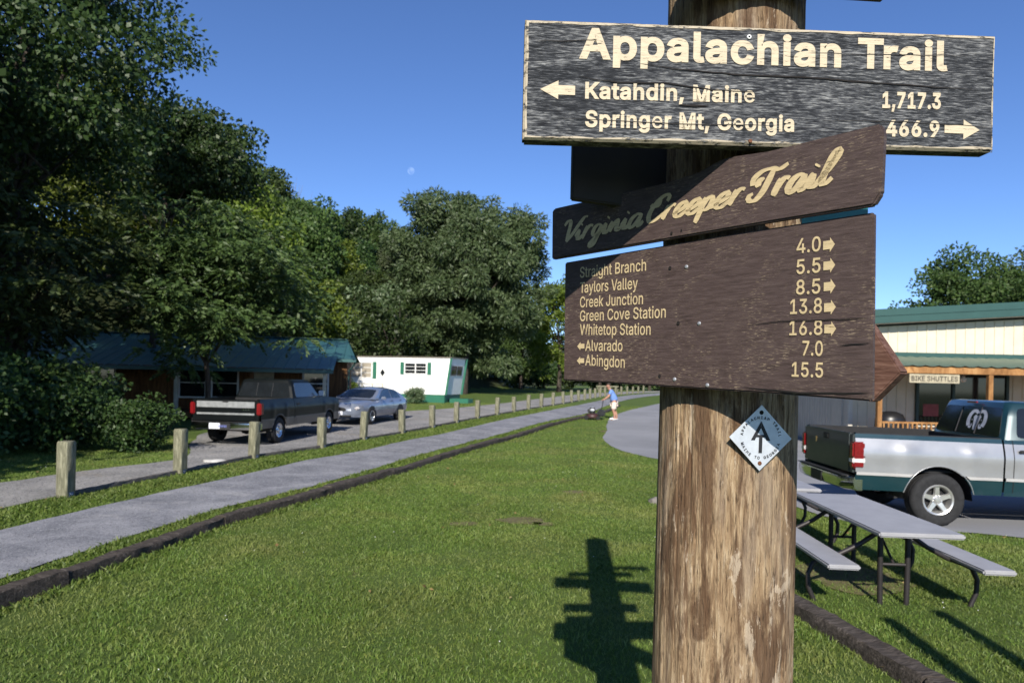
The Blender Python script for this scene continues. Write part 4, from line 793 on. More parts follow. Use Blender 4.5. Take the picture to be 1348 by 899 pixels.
def pickup(P):
    t = thing(P['name'], P['label'], 'pickup truck', P['loc'], P['rz'])
    w_ = P['w']/2; ax0, ax1 = P['ax']; L = P['L']; rail = P['rail']; bedL = P['bed']; rk = P.get('rake', 0); r = P['arch']; az = P['rad']; roof = P['roof']
    yf = lambda x, z: w_-.050*max(0,(z-(rail-.28))/.28)**1.6-.035*max(0,(.72-z)/.28)**1.3+.012*math.exp(-((z-.98)/.12)**2)+.022*math.exp(-((min(abs(x-ax0),abs(x-ax1))-r*.95)/.13)**2)*(1 if z < 1.1 else 0)
    zr = lambda z, x: z-rk*(x-ax0)
    mid = P['mid']; base = P['base']; tr = .022
    for s in (-1, 1):
        for nm, x0, x1 in (('bed_side', .03, bedL), ('cab_side', bedL+.025, L-.03)):
            hi = (lambda x: rail) if nm == 'bed_side' else (lambda x: rail-.005 if x < P['cowl'] else rail-.005-.06*((x-P['cowl'])/(L-P['cowl']))**1.5)
            axs = (ax0,) if nm == 'bed_side' else (ax1,)
            top0 = P['top0']
            u = obj(nm, side_skin(MB(), x0, x1, mid+tr, top0, yf, s, axs, r, az, rake=rk, x_ref=ax0), MAT[P['side_mat']], t, smooth=50)
            obj('upper_rail', side_skin(MB(), x0, x1, top0+.0005, hi, lambda x, z: yf(x, z)+.0, s, (), rake=rk, x_ref=ax0, nz=3), MAT[P['main']], u, smooth=50)
            obj('lower_panel', side_skin(MB(), x0, x1, base, mid-tr, yf, s, axs, r, az, rake=rk, x_ref=ax0), MAT[P['lower']], u, smooth=50)
            obj('trim_strip', side_skin(MB(), x0+.01, x1-.01, mid-tr, mid+tr, lambda x, z: yf(x, z)+.012, s, axs, r+.03, az, rake=rk, x_ref=ax0, nz=2), MAT[P['trim']], u, smooth=50)
            axx = axs[0]
            obj('wheel_arch_lip', MB().tube([(axx+(r+.012)*math.cos(R(a)), s*(yf(axx+r*math.cos(R(a)), max(base, az+r*math.sin(R(a))))-.002), zr(max(base-.0, az+(r+.008)*math.sin(R(a))), axx)) for a in range(4, 177, 6)], .007 if P['style'] == 'right' else .012, 8), MAT[P['lip']], u, smooth=60)
            # dark well behind the wheel
            rows = []
            for yy in (w_-.03, w_-.42): rows.append([(axx+(r+.0)*math.cos(R(a)), s*yy, zr(max(base-.1, az+r*math.sin(R(a))), axx)) for a in range(-20, 201, 10)])
            mbw = MB().grid(rows); mbw.add([(axx-r-.05,s*(w_-.42),base-.15),(axx+r+.05,s*(w_-.42),base-.15),(axx+r+.05,s*(w_-.42),az+r+.05),(axx-r-.05,s*(w_-.42),az+r+.05)], [(0,1,2,3)])
            obj('wheel_well', mbw, MAT['black_plastic'], u)
        obj('inner_bed_wall', MB().grid([[(x, s*yy, zr(z, x)) for yy, z in ((w_-.052,rail),(w_-.058,rail+.012),(w_-.13,rail+.012),(w_-.14,rail),(w_-.15,rail-.45))] for x in (.05,.5,1,1.5,bedL-.01)]), MAT[P['bedrail']], t, smooth=30)
        wheel(t, (ax0, s*(w_-.125), az), s, az, .25, P['rimr'], P['wstyle'], P['rim']); wheel(t, (ax1, s*(w_-.125), az), s, az, .25, P['rimr'], P['wstyle'], P['rim'])
    obj('bed_floor', MB().box((bedL/2+.02,0,zr(rail-.5,bedL/2)), (bedL-.06,P['w']-.26,.04)), MAT['bed_liner'], t)
    obj('bulkhead', MB().box((bedL-.03,0,zr(rail-.27,bedL)), (.05,P['w']-.13,.52), bev=.01), MAT['bed_liner'], t)
    obj('chassis', MB().box((L*.5,0,base+.05), (L-.7,P['w']-.9,.14)).box((.6,0,base-.02),(.5,.5,.14)).tube([(ax0,-w_+.2,az),(ax0,w_-.2,az)],.05,8).lathe([(.0001,-.16),(.12,-.1),(.15,0),(.12,.1),(.0001,.16)],16,'Y',(ax0,0,az)), MAT['black_plastic'], t)
    # tailgate
    tg = obj('tailgate', MB().box((.022,0,zr((rail+P['tgz'])/2,0)), (.05,P['w']-.30,rail-P['tgz']), bev=.014), MAT[P['tg_mat']], t, smooth=40)
    if P['style'] == 'right':
        obj('handle', MB().box((-.008,.0,zr(rail-.10,0)), (.014,.17,.06), bev=.006), MAT['black_plastic'], tg)
        obj('badge', MB().lathe([(.0001,-.0035),(.05,-.003),(.052,0)], 8, 'Y') if False else MB().prism([(0,.045),(-.038,.025),(-.030,-.025),(0,-.052),(.030,-.025),(.038,.025)], -.0055, -.003, 'X'), MAT['amber_badge'], tg, loc=(0,.42,rail-.17))
        obj('handle_recess', MB().box((-.0045,.0,zr(rail-.10,0)), (.003,.21,.085)), MAT['hole'], tg)
    else:
        b1 = obj('silver_band', MB().box((-.006,0,rail-.135), (.012,P['w']-.34,.165), bev=.004), MAT['tail_silver'], tg)
        obj('lower_band', MB().box((-.006,0,rail-.385), (.012,P['w']-.34,.050), bev=.004), MAT['tail_silver'], tg)
        obj('model_badge', MB().box((-.008,-.50,rail-.265),(.006,.05,.045)).box((-.008,-.58,rail-.265),(.006,.035,.045)).box((-.008,-.66,rail-.265),(.006,.035,.045)), MAT['chrome'], tg)
        obj('handle', MB().box((-.014,0,rail-.06), (.010,.16,.04), bev=.004), MAT['black_plastic'], tg)
    for s in (-1, 1):
        z0, z1 = P['lampz']; y1 = w_-.035
        c = obj('tail_corner', MB().box((.03,s*(w_-.10),zr((rail+P['tgz'])/2-.005,0)), (.045,.11,rail-P['tgz']-.01), bev=.012), MAT[P['tg_mat'] if P['style'] == 'right' else P['main']], t, smooth=40)
        la = obj('taillight', MB().box((.065,s*(w_-.045),(z0+z1)/2), (.17,.135,z1-z0), bev=.022), MAT['red_lens'], t, smooth=50)
        if P['style'] == 'right':
            zm = (z0+z1)/2
            obj('reverse_lens', MB().box((.064,s*(w_-.045),zm-.075), (.176,.139,.075), bev=.012), MAT['white_lens'], la, smooth=50)
            obj('dark_band', MB().box((.064,s*(w_-.045),zm-.020), (.177,.140,.016), bev=.004), MAT['dark_lens'], la)
    # rear bumper
    bz = P['bumpz']; mb = MB(); prof = [(-.02,.10),(-.10,.10),(-.135,.085),(-.145,.02),(-.125,-.075),(-.09,-.10),(-.02,-.10)]
    rows = []
    for k in range(17):
        q = -1+2*k/16; rows.append([(x+.05*q**4+(.10*max(0,abs(q)-.93)/.07), q*(w_-.01), bz+z) for x, z in prof])
    mb.grid(rows); mb.f.append(tuple(range(len(prof)))); mb.f.append(tuple(16*len(prof)+k for k in range(len(prof))))
    bm = obj('bumper', mb, MAT['chrome'], t, smooth=40)
    obj('step_pad', MB().box((-.075,0,bz+.104), (.10,P['w']-.2,.012)), MAT['black_plastic'], bm)
    obj('plate_recess', MB().box((-.142,0,bz-.005), (.02,.44,.16), bev=.008), MAT['black_plastic'], bm)
    if P['style'] != 'right':
        pl = obj('licence_plate', MB().box((-.156,P.get('platey',0),bz), (.008,.31,.155), bev=.003), MAT['plate_white'], bm)
        mbx = MB()
        for k in range(6): mbx.box((-.1612,-.11+.044*k,bz-.005), (.002,.026,.06))
        obj('plate_marks', mbx, MAT['plate_ink'], pl)
    # cab greenhouse
    x0, x1 = bedL+.03, P['cabx']; xs0, xs1 = x0+.15, x1-P['ws']; yb, yt = w_-.055, w_-.21; zb, zt = rail-.01, roof
    def ring(k):   # k 0 belt .. 1 roof
        a, b = x0+(xs0-x0)*k, x1+(xs1-x1)*k; y = yb+(yt-yb)*k; z = zb+(zt-.05-zb)*k
        c = .10; pts = []
        for cx, cy, sx, sy in ((a,-y,1,1),(b,-y,-1,1),(b,y,-1,-1),(a,y,1,-1)):
            q = [(cx, cy+c*sy), (cx+c*.3*sx, cy+c*.3*sy), (cx+c*sx, cy)]
            if (cx, cy) in ((b,-y),(a,y)): q = q[::-1]
            pts += q
        return [(p[0], p[1], zr(z, p[0])) for p in pts]
    rows = [ring(k) for k in (0,.33,.66,1)]
    tops = [((p[0]-(xs0+xs1)/2)*.97+(xs0+xs1)/2, p[1]*.955, p[2]+.03) for p in rows[-1]]; rows.append(tops)
    tops2 = [((p[0]-(xs0+xs1)/2)*.85+(xs0+xs1)/2, p[1]*.82, p[2]+.05) for p in rows[-2]]; rows.append(tops2)
    mb = MB().grid([rw+[rw[0]] for rw in rows]); m = len(rows[0])+1; mb.f.append(tuple((len(rows)-1)*m+k for k in range(m-1)))
    cab = obj('cab', mb, MAT[P['main']], t, smooth=35)
    def pane(nm, corners, off, mat, parent, grow=0):
        c = [Vector(p) for p in corners]; nrm = (c[1]-c[0]).cross(c[3]-c[0]).normalized(); ctr = sum(c, Vector())/4
        if nrm.dot(ctr-Vector(((x0+x1)/2,0,(zb+zt)/2))) < 0: nrm = -nrm
        # rounded corners
        pts = []
        for i in range(4):
            p, a_, b_ = c[i], c[i-1], c[(i+1) % 4]; rr = .06
            pa = p+(a_-p).normalized()*rr; pb = p+(b_-p).normalized()*rr
            pts += [pa, pa*.25+p*.5+pb*.25, pb]
        q = [p+nrm*off for p in pts]; q2 = [p-nrm*.02 for p in pts]; n = len(q)
        mb = MB().add(q+q2, [tuple(range(n))]+[(i, (i+1) % n, n+(i+1) % n, n+i) for i in range(n)])
        return obj(nm, mb, MAT[mat], parent)
    def cp(k, xx, yy):   # point on the slanted shell: k height share
        return k
    def xr(k): return x0+(xs0-x0)*k
    def xf(k): return x1+(xs1-x1)*k
    def yy(k): return yb+(yt-yb)*k
    def zz(k, x): return zr(zb+(zt-.05-zb)*k, x)
    k0, k1 = .07, .90
    rw = pane('rear_window', [(xr(k0),-yy(k0)+.10,zz(k0,x0)),(xr(k0),yy(k0)-.10,zz(k0,x0)),(xr(k1),yy(k1)-.10,zz(k1,x0)),(xr(k1),-yy(k1)+.10,zz(k1,x0))], .006, 'car_glass', cab)
    bars = MB()
    for yv in (-.24, .24): bars.tube([(xr(k0)-.010, yv, zz(k0+.02,x0)), (xr(k1)-.010, yv, zz(k1-.02,x0))], .009, 6)
    obj('window_divider', bars, MAT['black_plastic'], rw)
    if P['style'] == 'right':
        # ram-head sticker: two curled horns and a long narrow face
        kx = -.0095; cy, cz = -.20, (zz(k0,x0)+zz(k1,x0))/2+.01; kw, kh = 1.9, 1.28
        def on(a_, b_, o=0): return (xr(.5)+((b_*kh)/(zt-.05-zb))*(xs0-x0)+kx-.001-o, cy+a_*kw, cz+b_*kh)
        def band(pts, w0, w1, sgn, o=0):
            L_ = smooth_line(pts, .008); n = len(L_); rows = [[], []]
            for i in range(n):
                dx = L_[min(i+1,n-1)][0]-L_[max(i-1,0)][0]; dz = L_[min(i+1,n-1)][1]-L_[max(i-1,0)][1]; l = math.hypot(dx, dz)+1e-9; ww = w0+(w1-w0)*i/(n-1)
                for j, sg in enumerate((-1, 1)): rows[j].append(on((L_[i][0]-dz/l*ww*sg)*sgn, L_[i][1]+dx/l*ww*sg, o))
            return rows
        dec = None
        for sgn in (-1, 1):
            mb = MB().grid(band([(.006,.072),(.030,.098),(.072,.094),(.100,.045),(.104,-.020),(.088,-.075)], .017, .024, sgn)).grid(band([(.080,-.080),(.062,-.098),(.050,-.075),(.052,-.045)], .012, .003, sgn, .0003))
            mb.add([on(a_*sgn, b_, .0005) for a_, b_ in ((.003,.045),(.026,.058),(.050,.030),(.040,.010),(.032,-.030),(.026,-.085),(.014,-.118),(.003,-.122))], [tuple(range(8))])
            mb.add([on(a_*sgn, b_, .0007) for a_, b_ in ((.050,-.005),(.066,.008),(.062,-.012))], [(0,1,2)])
            obj('window_sticker', mb, MAT['decal_white'], rw, fix=False)
    for s in (-1, 1):
        xa0, xa1 = x0+.16, x0+.16
        pane('side_window', [(xr(k0)+.17,s*yy(k0),zz(k0,x0)),(xf(k0)-.13,s*yy(k0),zz(k0,x1)),(xf(k1)-.10,s*yy(k1),zz(k1,x1)),(xr(k1)+.12,s*yy(k1),zz(k1,x0))], .005, 'car_glass', cab)
    pane('windscreen', [(xf(k0),-yy(k0)+.09,zz(k0,x1)),(xf(k0),yy(k0)-.09,zz(k0,x1)),(xf(k1),yy(k1)-.09,zz(k1,x1)),(xf(k1),-yy(k1)+.09,zz(k1,x1))], .006, 'car_glass', cab)
    if P['style'] == 'right': obj('brake_lamp', MB().box((xs0-.035,0,zr(zt-.035,x0)), (.03,.24,.03), bev=.006), MAT['red_lens'], cab)
    # doors, mirrors, hood, front
    dx0, dx1 = bedL+.14, P['cowl']-.25
    for s in (-1, 1):
        mb = MB()
        for xx in (dx0, dx1):
            mb.grid([[(xx+o, s*(yf(xx, z)+.003), zr(z, xx)) for z in np.linspace(base+.05, rail-.01, 10)] for o in (-.005, .005)])
        g = obj('door_gap', mb, MAT['hole'], t, fix=False)
        obj('door_handle', MB().box((dx0+.14,s*(yf(dx0,1.02)+.012),zr(rail-.16,dx0)), (.15,.022,.045), bev=.007), MAT['black_plastic'], t)
        mm = obj('wing_mirror', MB().box((P['cowl']-.38,s*(w_+.10),rail+.13), (.09,.20,.17), bev=.025).tube([(P['cowl']-.36,s*(w_-.05),rail+.03),(P['cowl']-.36,s*(w_+.06),rail+.08)], .018, 8), MAT['chrome' if P['style'] != 'right' else 'black_plastic'], t, smooth=50)
    rows = []
    for k in range(13):
        q = k/12; x = P['cowl']-.12+(L-.04-P['cowl']+.12)*q; drop = .06*q**1.5+.16*max(0,(q-.93)/.07)**2
        rows.append([(x, yv*(w_-.055), zr(rail-.006-drop+.05*(1-abs(yv)**2.2), x)) for yv in np.linspace(-1, 1, 15)])
    obj('hood', MB().grid(rows), MAT[P['main']], t, smooth=60)
    obj('front_end', MB().box((L-.05,0,zr(.80,L)), (.10,P['w']-.08,.60), bev=.03), MAT[P['main']], t, smooth=40)
    gr = obj('grille', MB().box((L+.005,0,.92), (.03,P['w']*.55,.28), bev=.008), MAT['black_plastic'], t)
    for s in (-1, 1): obj('headlight', MB().box((L-.002,s*(w_-.22),.92), (.04,.30,.20), bev=.012), MAT['white_lens'], t)
    obj('front_bumper', MB().box((L+.07,0,.56), (.14,P['w']-.04,.20), bev=.03), MAT['chrome'], t, smooth=40)
    return t
simple('tail_silver', (.27,.28,.28), .4, .3); simple('amber_badge', (.42,.28,.10), .5); simple('dark_lens', (.10,.006,.008), .2); simple('plate_ink', (.10,.12,.30), .6)
pickup(dict(name='pickup_truck', label='silver and dark teal pickup truck parked on the lot right of the post', loc=(4.93,10.66,.016), rz=R(-3.8), w=1.98, ax=(1.17,4.67), L=5.55, rail=1.262, bed=2.03, rake=.016, arch=.47, rad=.375, rimr=.215,
    roof=1.80, mid=.705, base=.47, top0=1.20, side_mat='paint_silver', main='paint_teal', lower='paint_teal', trim='trim_pale', lip='paint_silver', bedrail='bed_liner', tg_mat='paint_tailgate', tgz=.70, style='right', lampz=(.79,1.165), bumpz=.575,
    cabx=4.12, ws=.62, cowl=4.15, wstyle='alloy', rim='alloy'))
pickup(dict(name='pickup_truck', label='old black pickup truck with silver tailgate band parked beside the cabin', loc=(-7.68,18.35,.014), rz=R(83.5), w=1.98, ax=(1.15,4.85), L=5.75, rail=1.245, bed=2.12, rake=0, arch=.44, rad=.37, rimr=.20,
    roof=1.80, mid=.70, base=.46, top0=1.19, side_mat='paint_black', main='paint_black', lower='paint_tan', trim='trim_dark', lip='paint_tan', bedrail='paint_black', tg_mat='paint_black', tgz=.66, style='left', lampz=(.84,1.16), bumpz=.54,
    cabx=4.25, ws=.60, cowl=4.30, wstyle='steel', rim='chrome', platey=.22)) if simple('trim_dark', (.12,.11,.10), .4) else 0

def sedan():
    t = thing('sedan', 'blue silver rounded sedan facing the camera beside the cabin', 'sedan', (-5.42,31.0,tz(-5.3,29)+.014), math.atan2(-.972,-.235))
    L, w_ = 5.0, .92
    # lower body: stations x, rows round the section
    st = [(0.0,.50,.62,.86,.60),(.10,.38,.78,.93,.76),(.5,.30,.88,.985,.84),(1.1,.28,.915,1.0,.87),(2.0,.27,.92,.985,.875),(3.0,.27,.92,.965,.87),(3.6,.27,.915,.94,.86),(4.2,.28,.895,.87,.82),(4.65,.30,.82,.79,.74),(4.88,.34,.68,.70,.60),(4.98,.42,.50,.62,.44)]
    xsx = np.linspace(0, L-.02, 70); A = np.array(st); rows = []
    for x in xsx:
        zl, hw, zt, tw = [np.interp(x, A[:,0], A[:,k]) for k in (1,2,3,4)]
        sec = [(hw*.86,zl),(hw*.97,zl+.10),(hw,zl+.28),(hw*.995,zl+.42),(hw*.965,zt-.07),(tw*.93,zt-.012),(tw*.6,zt+.012),(0,zt+.02)]
        full = [(-a,z) for a, z in sec]+[(a,z) for a, z in sec[::-1][1:]]
        rows.append([(x, a, z) for a, z in full])
    mb = MB().grid(rows); m = len(rows[0]); mb.f.append(tuple(range(m))); mb.f.append(tuple((len(rows)-1)*m+k for k in range(m)))
    body = obj('body', mb, MAT['paint_bluesilver'], t, smooth=50)
    # greenhouse
    top = [(.62,.78,.98),(1.0,.72,1.22),(1.4,.66,1.37),(1.9,.62,1.43),(2.5,.62,1.43),(2.95,.66,1.34),(3.4,.74,1.13),(3.75,.80,.955)]
    T = np.array(top); rows = []; xsx = np.linspace(.62, 3.75, 40)
    for x in xsx:
        tw = np.interp(x, T[:,0], T[:,1]); z = np.interp(x, T[:,0], T[:,2]); zb = .93; hb = .85
        sec = [(hb,zb),(hb+(tw-hb)*max(0,(z-zb)/.5)*.5,zb+(z-zb)*.5),(hb+(tw-hb)*min(1,max(0,(z-zb)/.5)),z-.05*min(1,(z-zb)/.3)),(tw*.6 if z > 1.2 else tw*.7,z),(0,z+.012)]
        full = [(-a,q) for a, q in sec]+[(a,q) for a, q in sec[::-1][1:]]; rows.append([(x, a, q) for a, q in full])
    roof = obj('roof', MB().grid(rows), MAT['paint_bluesilver'], t, smooth=50)
    def panel(nm, pts, mat, parent, off): return obj(nm, MB().add(pts, [tuple(range(len(pts)))]), MAT[mat], parent, fix=False)
    for s in (-1, 1):
        def sp(x, z):
            tw = np.interp(x, T[:,0], T[:,1]); zt_ = np.interp(x, T[:,0], T[:,2]); k = (z-.93)/max(.05, zt_-.93)
            return (x, s*(.85+(tw-.85)*min(1,max(0,(zt_-.93)/.5))*min(1,k)+.008), z)
        panel('rear_side_window', [sp(1.05,.99),(sp(1.95,.985)),sp(1.93,1.34),sp(1.55,1.32),sp(1.25,1.20)], 'blue_glass', roof, 0)
        panel('front_side_window', [sp(2.02,.985),sp(3.30,.975),sp(3.05,1.12),sp(2.72,1.28),sp(2.5,1.345),sp(2.0,1.35)], 'blue_glass', roof, 0)
        wheel(t, (1.22,s*(w_-.11),.325), s, .325, .22, .20, 'alloy', 'alloy'); wheel(t, (3.98,s*(w_-.11),.325), s, .325, .22, .20, 'alloy', 'alloy')
        for axx in (1.22, 3.98):
            hw = float(np.interp(axx, A[:,0], A[:,2]))
            obj('wheel_well', MB().prism([(axx+.385*math.cos(R(a)), .325+.385*math.sin(R(a))) for a in range(-8,189,9)], s*(hw-.1), s*(hw+.006), 'Y'), MAT['black_plastic'], body)
        obj('headlight', MB().box((4.79,s*.585,.635), (.20,.36,.125), rz=s*R(-32), bev=.045), MAT['white_lens'], t, smooth=50)
        obj('indicator', MB().box((4.60,s*.775,.65), (.16,.05,.085), rz=s*R(-22), bev=.015), MAT['amber_lens'], t, smooth=50)
        obj('wing_mirror', MB().box((3.15,s*1.0,1.00), (.10,.20,.12), bev=.03), MAT['paint_bluesilver'], t, smooth=50)
        obj('door_handle', MB().box((2.15,s*.925,.86), (.16,.02,.03), bev=.006).box((1.2,s*.918,.87), (.14,.02,.03), bev=.006), MAT['black_plastic'], t)
        mb = MB()
        for xx in (1.98, 3.12): mb.grid([[(xx+o, s*(.932 if z < .75 else .932-.05*(z-.75)/.2), z) for z in np.linspace(.36,.92,6)] for o in (-.006,.006)])
        obj('door_gap', mb, MAT['hole'], body, fix=False)
        obj('side_moulding', MB().box((2.55,s*.925,.56), (2.1,.02,.05), bev=.006), MAT['paint_bluesilver'], body)
    ws = []
    for x in np.linspace(2.98, 3.66, 7):
        tw = np.interp(x, T[:,0], T[:,1])-.07; z = np.interp(x, T[:,0], T[:,2])
        ws.append([(x+.012, q*tw, z+.014-.03*abs(q)**3) for q in np.linspace(-1,1,9)])
    obj('windscreen', MB().grid(ws), MAT['car_glass'], roof, smooth=60)
    obj('grille', MB().lathe([(.0001,.0),(.11,0),(.12,-.02),(.12,-.05)], 24, 'Y'), MAT['black_plastic'], t, loc=(5.00,0,.575), rot=(0,0,R(-90))).scale = (2.4,1,.7)
    obj('front_bumper', MB().grid([[(4.92-.55*abs(q)**3.2+dx, q*.87, z) for dx, z in ((-.10,.27),(.06,.29),(.085,.38),(.07,.47),(-.10,.50))] for q in np.linspace(-1,1,19)]), MAT['paint_bluesilver'], t, smooth=60)
    obj('intake', MB().box((4.985,0,.335), (.05,1.0,.07), bev=.015), MAT['black_plastic'], t)
    obj('licence_plate', MB().box((5.02,.0,.44), (.012,.31,.14), bev=.003), MAT['plate_white'], t)
    return t
sedan()
# ------------------------------------------------------------------ store on the right
def ribbed_wall(x0, x1, z0, z1, y, per=.30, d=.018, axis='X', top=None, flip=1):
    """metal wall with raised ribs; runs along x (or y), faces -y (or -x)"""
    pts = []; x = x0
    while x < x1:
        for dx, o in ((0,0),(per*.80,0),(per*.83,d),(per*.93,d),(per*.96,0)):
            if x+dx <= x1: pts.append((x+dx, o))
        x += per
    pts.append((x1, 0)); rows = []
    for zi in (0, 1):
        r = []
        for px, o in pts:
            z = z0 if zi == 0 else (top(px) if top else z1)
            r.append((px, y-o, z) if axis == 'X' else (y-o*flip, px, z))
        rows.append(r)
    return MB().grid(rows)
SY = 20.5; SX0, SX1 = 10.15, 27.0; Z0 = .0
store = thing('store_building', 'cream metal clad store with green roof trim and a timber porch at the right', 'store', (SX0, SY, 0))
def lo(o): o.location = (o.location[0]-SX0, o.location[1]-SY, o.location[2]); return o
roofz = lambda x: 4.19+.073*(x-10.8)
lo(obj('front_wall', ribbed_wall(SX0, SX1, 0, 0, SY, .29, .022, top=lambda x: roofz(x)-.42), MAT['cream_siding'], store))
sw_ = ribbed_wall(SY, SY+17, 0, roofz(SX0)-.42, SX0, .29, .015, axis='Y'); sw_.v = [(x+.14*(y-SY), y, z) for x, y, z in sw_.v]
lo(obj('side_wall', sw_, MAT['side_siding'], store))
lo(obj('back_wall', MB().box(((SX0+2.4+SX1)/2,SY+17,1.9),(SX1-SX0-2.4,.1,3.8)).box((SX1,SY+8.5,1.9),(.1,17,3.8)), MAT['side_siding'], store))
lo(obj('corner_trim', MB().box((SX0-.01,SY-.02,1.85),(.13,.13,3.7)), MAT['side_siding'], store))
rows = [[(x, yy, roofz(x)+.02) for x in (SX0-.45+.14*(yy-SY), 14, 20, SX1)] for yy in (SY-.42, SY+17.3)]
rf = lo(obj('roof', MB().grid(rows).grid([[(x,yy,z-.04) for x,yy,z in r] for r in rows]), MAT['green_roof'], store))
mb = MB()
def rake(z0, z1, y0, y1):
    P = [(SX0-.47, roofz(SX0-.47)), (SX1, roofz(SX1))]
    V = [(x, y, z+dz) for x, z in P for y in (y0, y1) for dz in (z0, z1)]
    mb.add(V, [(0,1,5,4),(2,3,7,6),(0,2,3,1),(4,5,7,6),(1,3,7,5),(0,4,6,2)])
rake(-.13, .075, SY-.46, SY-.42); rake(-.34, -.125, SY-.44, SY-.405)
lo(obj('fascia', mb, MAT['green_trim'], store))
mb = MB(); rake(-.36, -.33, SY-.42, SY-.002); lo(obj('soffit', mb, MAT['soffit'], store))
# porch
PYF = 18.0
zfl, zpe = 2.93, 2.545
pts = [(SX0-.35+k*.115, (k % 3 == 0)*.03) for k in range(int((SX1-SX0+.35)/.115))]
rows = [[(x, SY-.03, zfl-.03+o) for x, o in pts], [(x, PYF-.12, zpe+o) for x, o in pts]]
pr = lo(obj('porch_roof', MB().grid(rows), MAT['green_roof'], store))
lo(obj('flashing', MB().box(((SX0-.35+SX1)/2,SY-.055,zfl+.03),(SX1-SX0+.35,.06,.14), bev=.01), MAT['green_trim'], store))
lo(obj('porch_beam', MB().box(((SX0-.3+SX1)/2,PYF,2.445),(SX1-SX0+.3,.14,.175), bev=.006), MAT['cedar'], store))
lo(obj('porch_ceiling', MB().box(((SX0-.2+SX1)/2,(PYF+SY)/2+.05,2.50),(SX1-SX0+.1,SY-PYF-.25,.02)), MAT['soffit'], store))
lo(obj('porch_floor', MB().box(((SX0+.6+SX1)/2,(PYF+SY)/2-.05,.18),(SX1-SX0-.6,SY-PYF+.1,.36), bev=.01), MAT['cedar'], store))
posts = [9.70+.0, 12.62, 15.6, 18.6]
u = lambda px, py, y: ((px-674)/FPX*cr-(500-py)/FPX*sr)*y
posts = [u(1157,540,PYF), u(1303,510,PYF), u(1450,540,PYF), u(1600,540,PYF)]
for x in posts: lo(obj('porch_post', MB().box((x,PYF,1.36),(.12,.12,2.0), bev=.008), MAT['cedar'], store))
for i in range(3):
    a, b = posts[i]+.07, posts[i+1]-.07; mb = MB().box(((a+b)/2,PYF,1.05),(b-a,.10,.05), bev=.005).box(((a+b)/2,PYF,.46),(b-a,.05,.07))
    x = a+.05
    while x < b: mb.box((x,PYF-.03,.75),(.04,.035,.58)); x += .125
    lo(obj('railing', mb, MAT['cedar'], store))
# window
wx0, wx1 = u(1206,525,SY), u(1324,525,SY); wz0, wz1 = .90, 2.42
fr = MB(); 
for x in (wx0, wx0+(wx1-wx0)*.40, wx1): fr.box((x,SY-.05,(wz0+wz1)/2),(.08,.08,wz1-wz0+.08))
for z in (wz0, wz1): fr.box(((wx0+wx1)/2,SY-.055,z),(wx1-wx0-.08,.07,.08))
win = lo(obj('window', fr, MAT['window_frame_dark'], store))
gl = lo(obj('pane', MB().box(((wx0+wx1)/2,SY-.035,(wz0+wz1)/2),(wx1-wx0,.02,wz1-wz0)), MAT['dark_glass'], win)); 
gl.location = (0,0,0)
gl.matrix_parent_inverse = Matrix.Identity(4); gl.location = (0,0,0)
po = obj('poster', MB().box((wx0+.42,SY-.049,1.32),(.46,.006,.36)), MAT['red_poster'], win)
po2 = obj('sill', MB().box(((wx0+wx1)/2,SY-.075,wz0-.06),(wx1-wx0+.15,.12,.04)), MAT['side_siding'], win)
lo(obj('side_door', MB().box((SX0+.11,SY+1.0,1.05),(.05,.95,2.1), rz=R(-8), bev=.01), MAT['side_siding'], store))
lo(obj('corner_cap', MB().box((SX0+.06,SY-.45,roofz(SX0)-.60),(.10,.10,.22), bev=.02), MAT['green_trim'], store))
# hanging sign
sg = thing('hanging_sign', 'small cream sign reading BIKE SHUTTLES hanging under the porch beam', 'sign', (0,0,0))
sx0, sx1 = u(1197,502,PYF-.02), u(1263,502,PYF-.02); szc = 2.225
obj('sign_panel', MB().box(((sx0+sx1)/2,PYF-.02,szc),(sx1-sx0,.03,.235), bev=.004), MAT['sign_cream'], sg) if simple('sign_cream',(.33,.29,.20),.6) else 0
mb = MB(); text_on(mb, 'BIKE SHUTTLES', sx0+.05, sx1-.05, szc-.07, szc-.07, .135, .022, PYF-.0375); obj('lettering', mb, MAT['sign_ink'], sg, fix=False) if simple('sign_ink',(.06,.05,.035),.6) else 0
mb = MB()
for x in (sx0+.1, sx1-.1): mb.tube([(x,PYF-.02,szc+.11),(x,PYF-.02,2.37)], .008, 6)
obj('hanger', mb, MAT['steel_brown'], sg)
pl = thing('porch_lamp', 'round pale porch lamp beside the hanging sign', 'lamp', (u(1268,506,SY-.9),SY-.9,2.36))
obj('shade', MB().lathe([(.0001,-.20),(.06,-.18),(.085,-.11),(.05,-.05),(.03,-.01)],16,'Z'), MAT['lamp_pale'], pl, smooth=60); obj('ceiling_cup', MB().lathe([(.05,-.02),(.07,.0),(.07,.12),(.0001,.13)],14,'Z'), MAT['soffit'], pl)
# covered cooker on the porch
cx = u(1172,555,19.2); gc = thing('grill', 'black covered grill standing behind the porch railing', 'grill', (cx,19.2,.36))
obj('cover', MB().grid([[(r*math.cos(a)*1.0, r*.8*math.sin(a), z) for a in np.linspace(0,2*math.pi,25)] for r, z in ((.40,.15),(.42,.5),(.40,.72),(.33,.86),(.18,.93),(.001,.95))]), MAT['cover_black'], gc, smooth=60)
obj('base', MB().box((0,0,.08),(.6,.45,.14)), MAT['steel_brown'], gc)

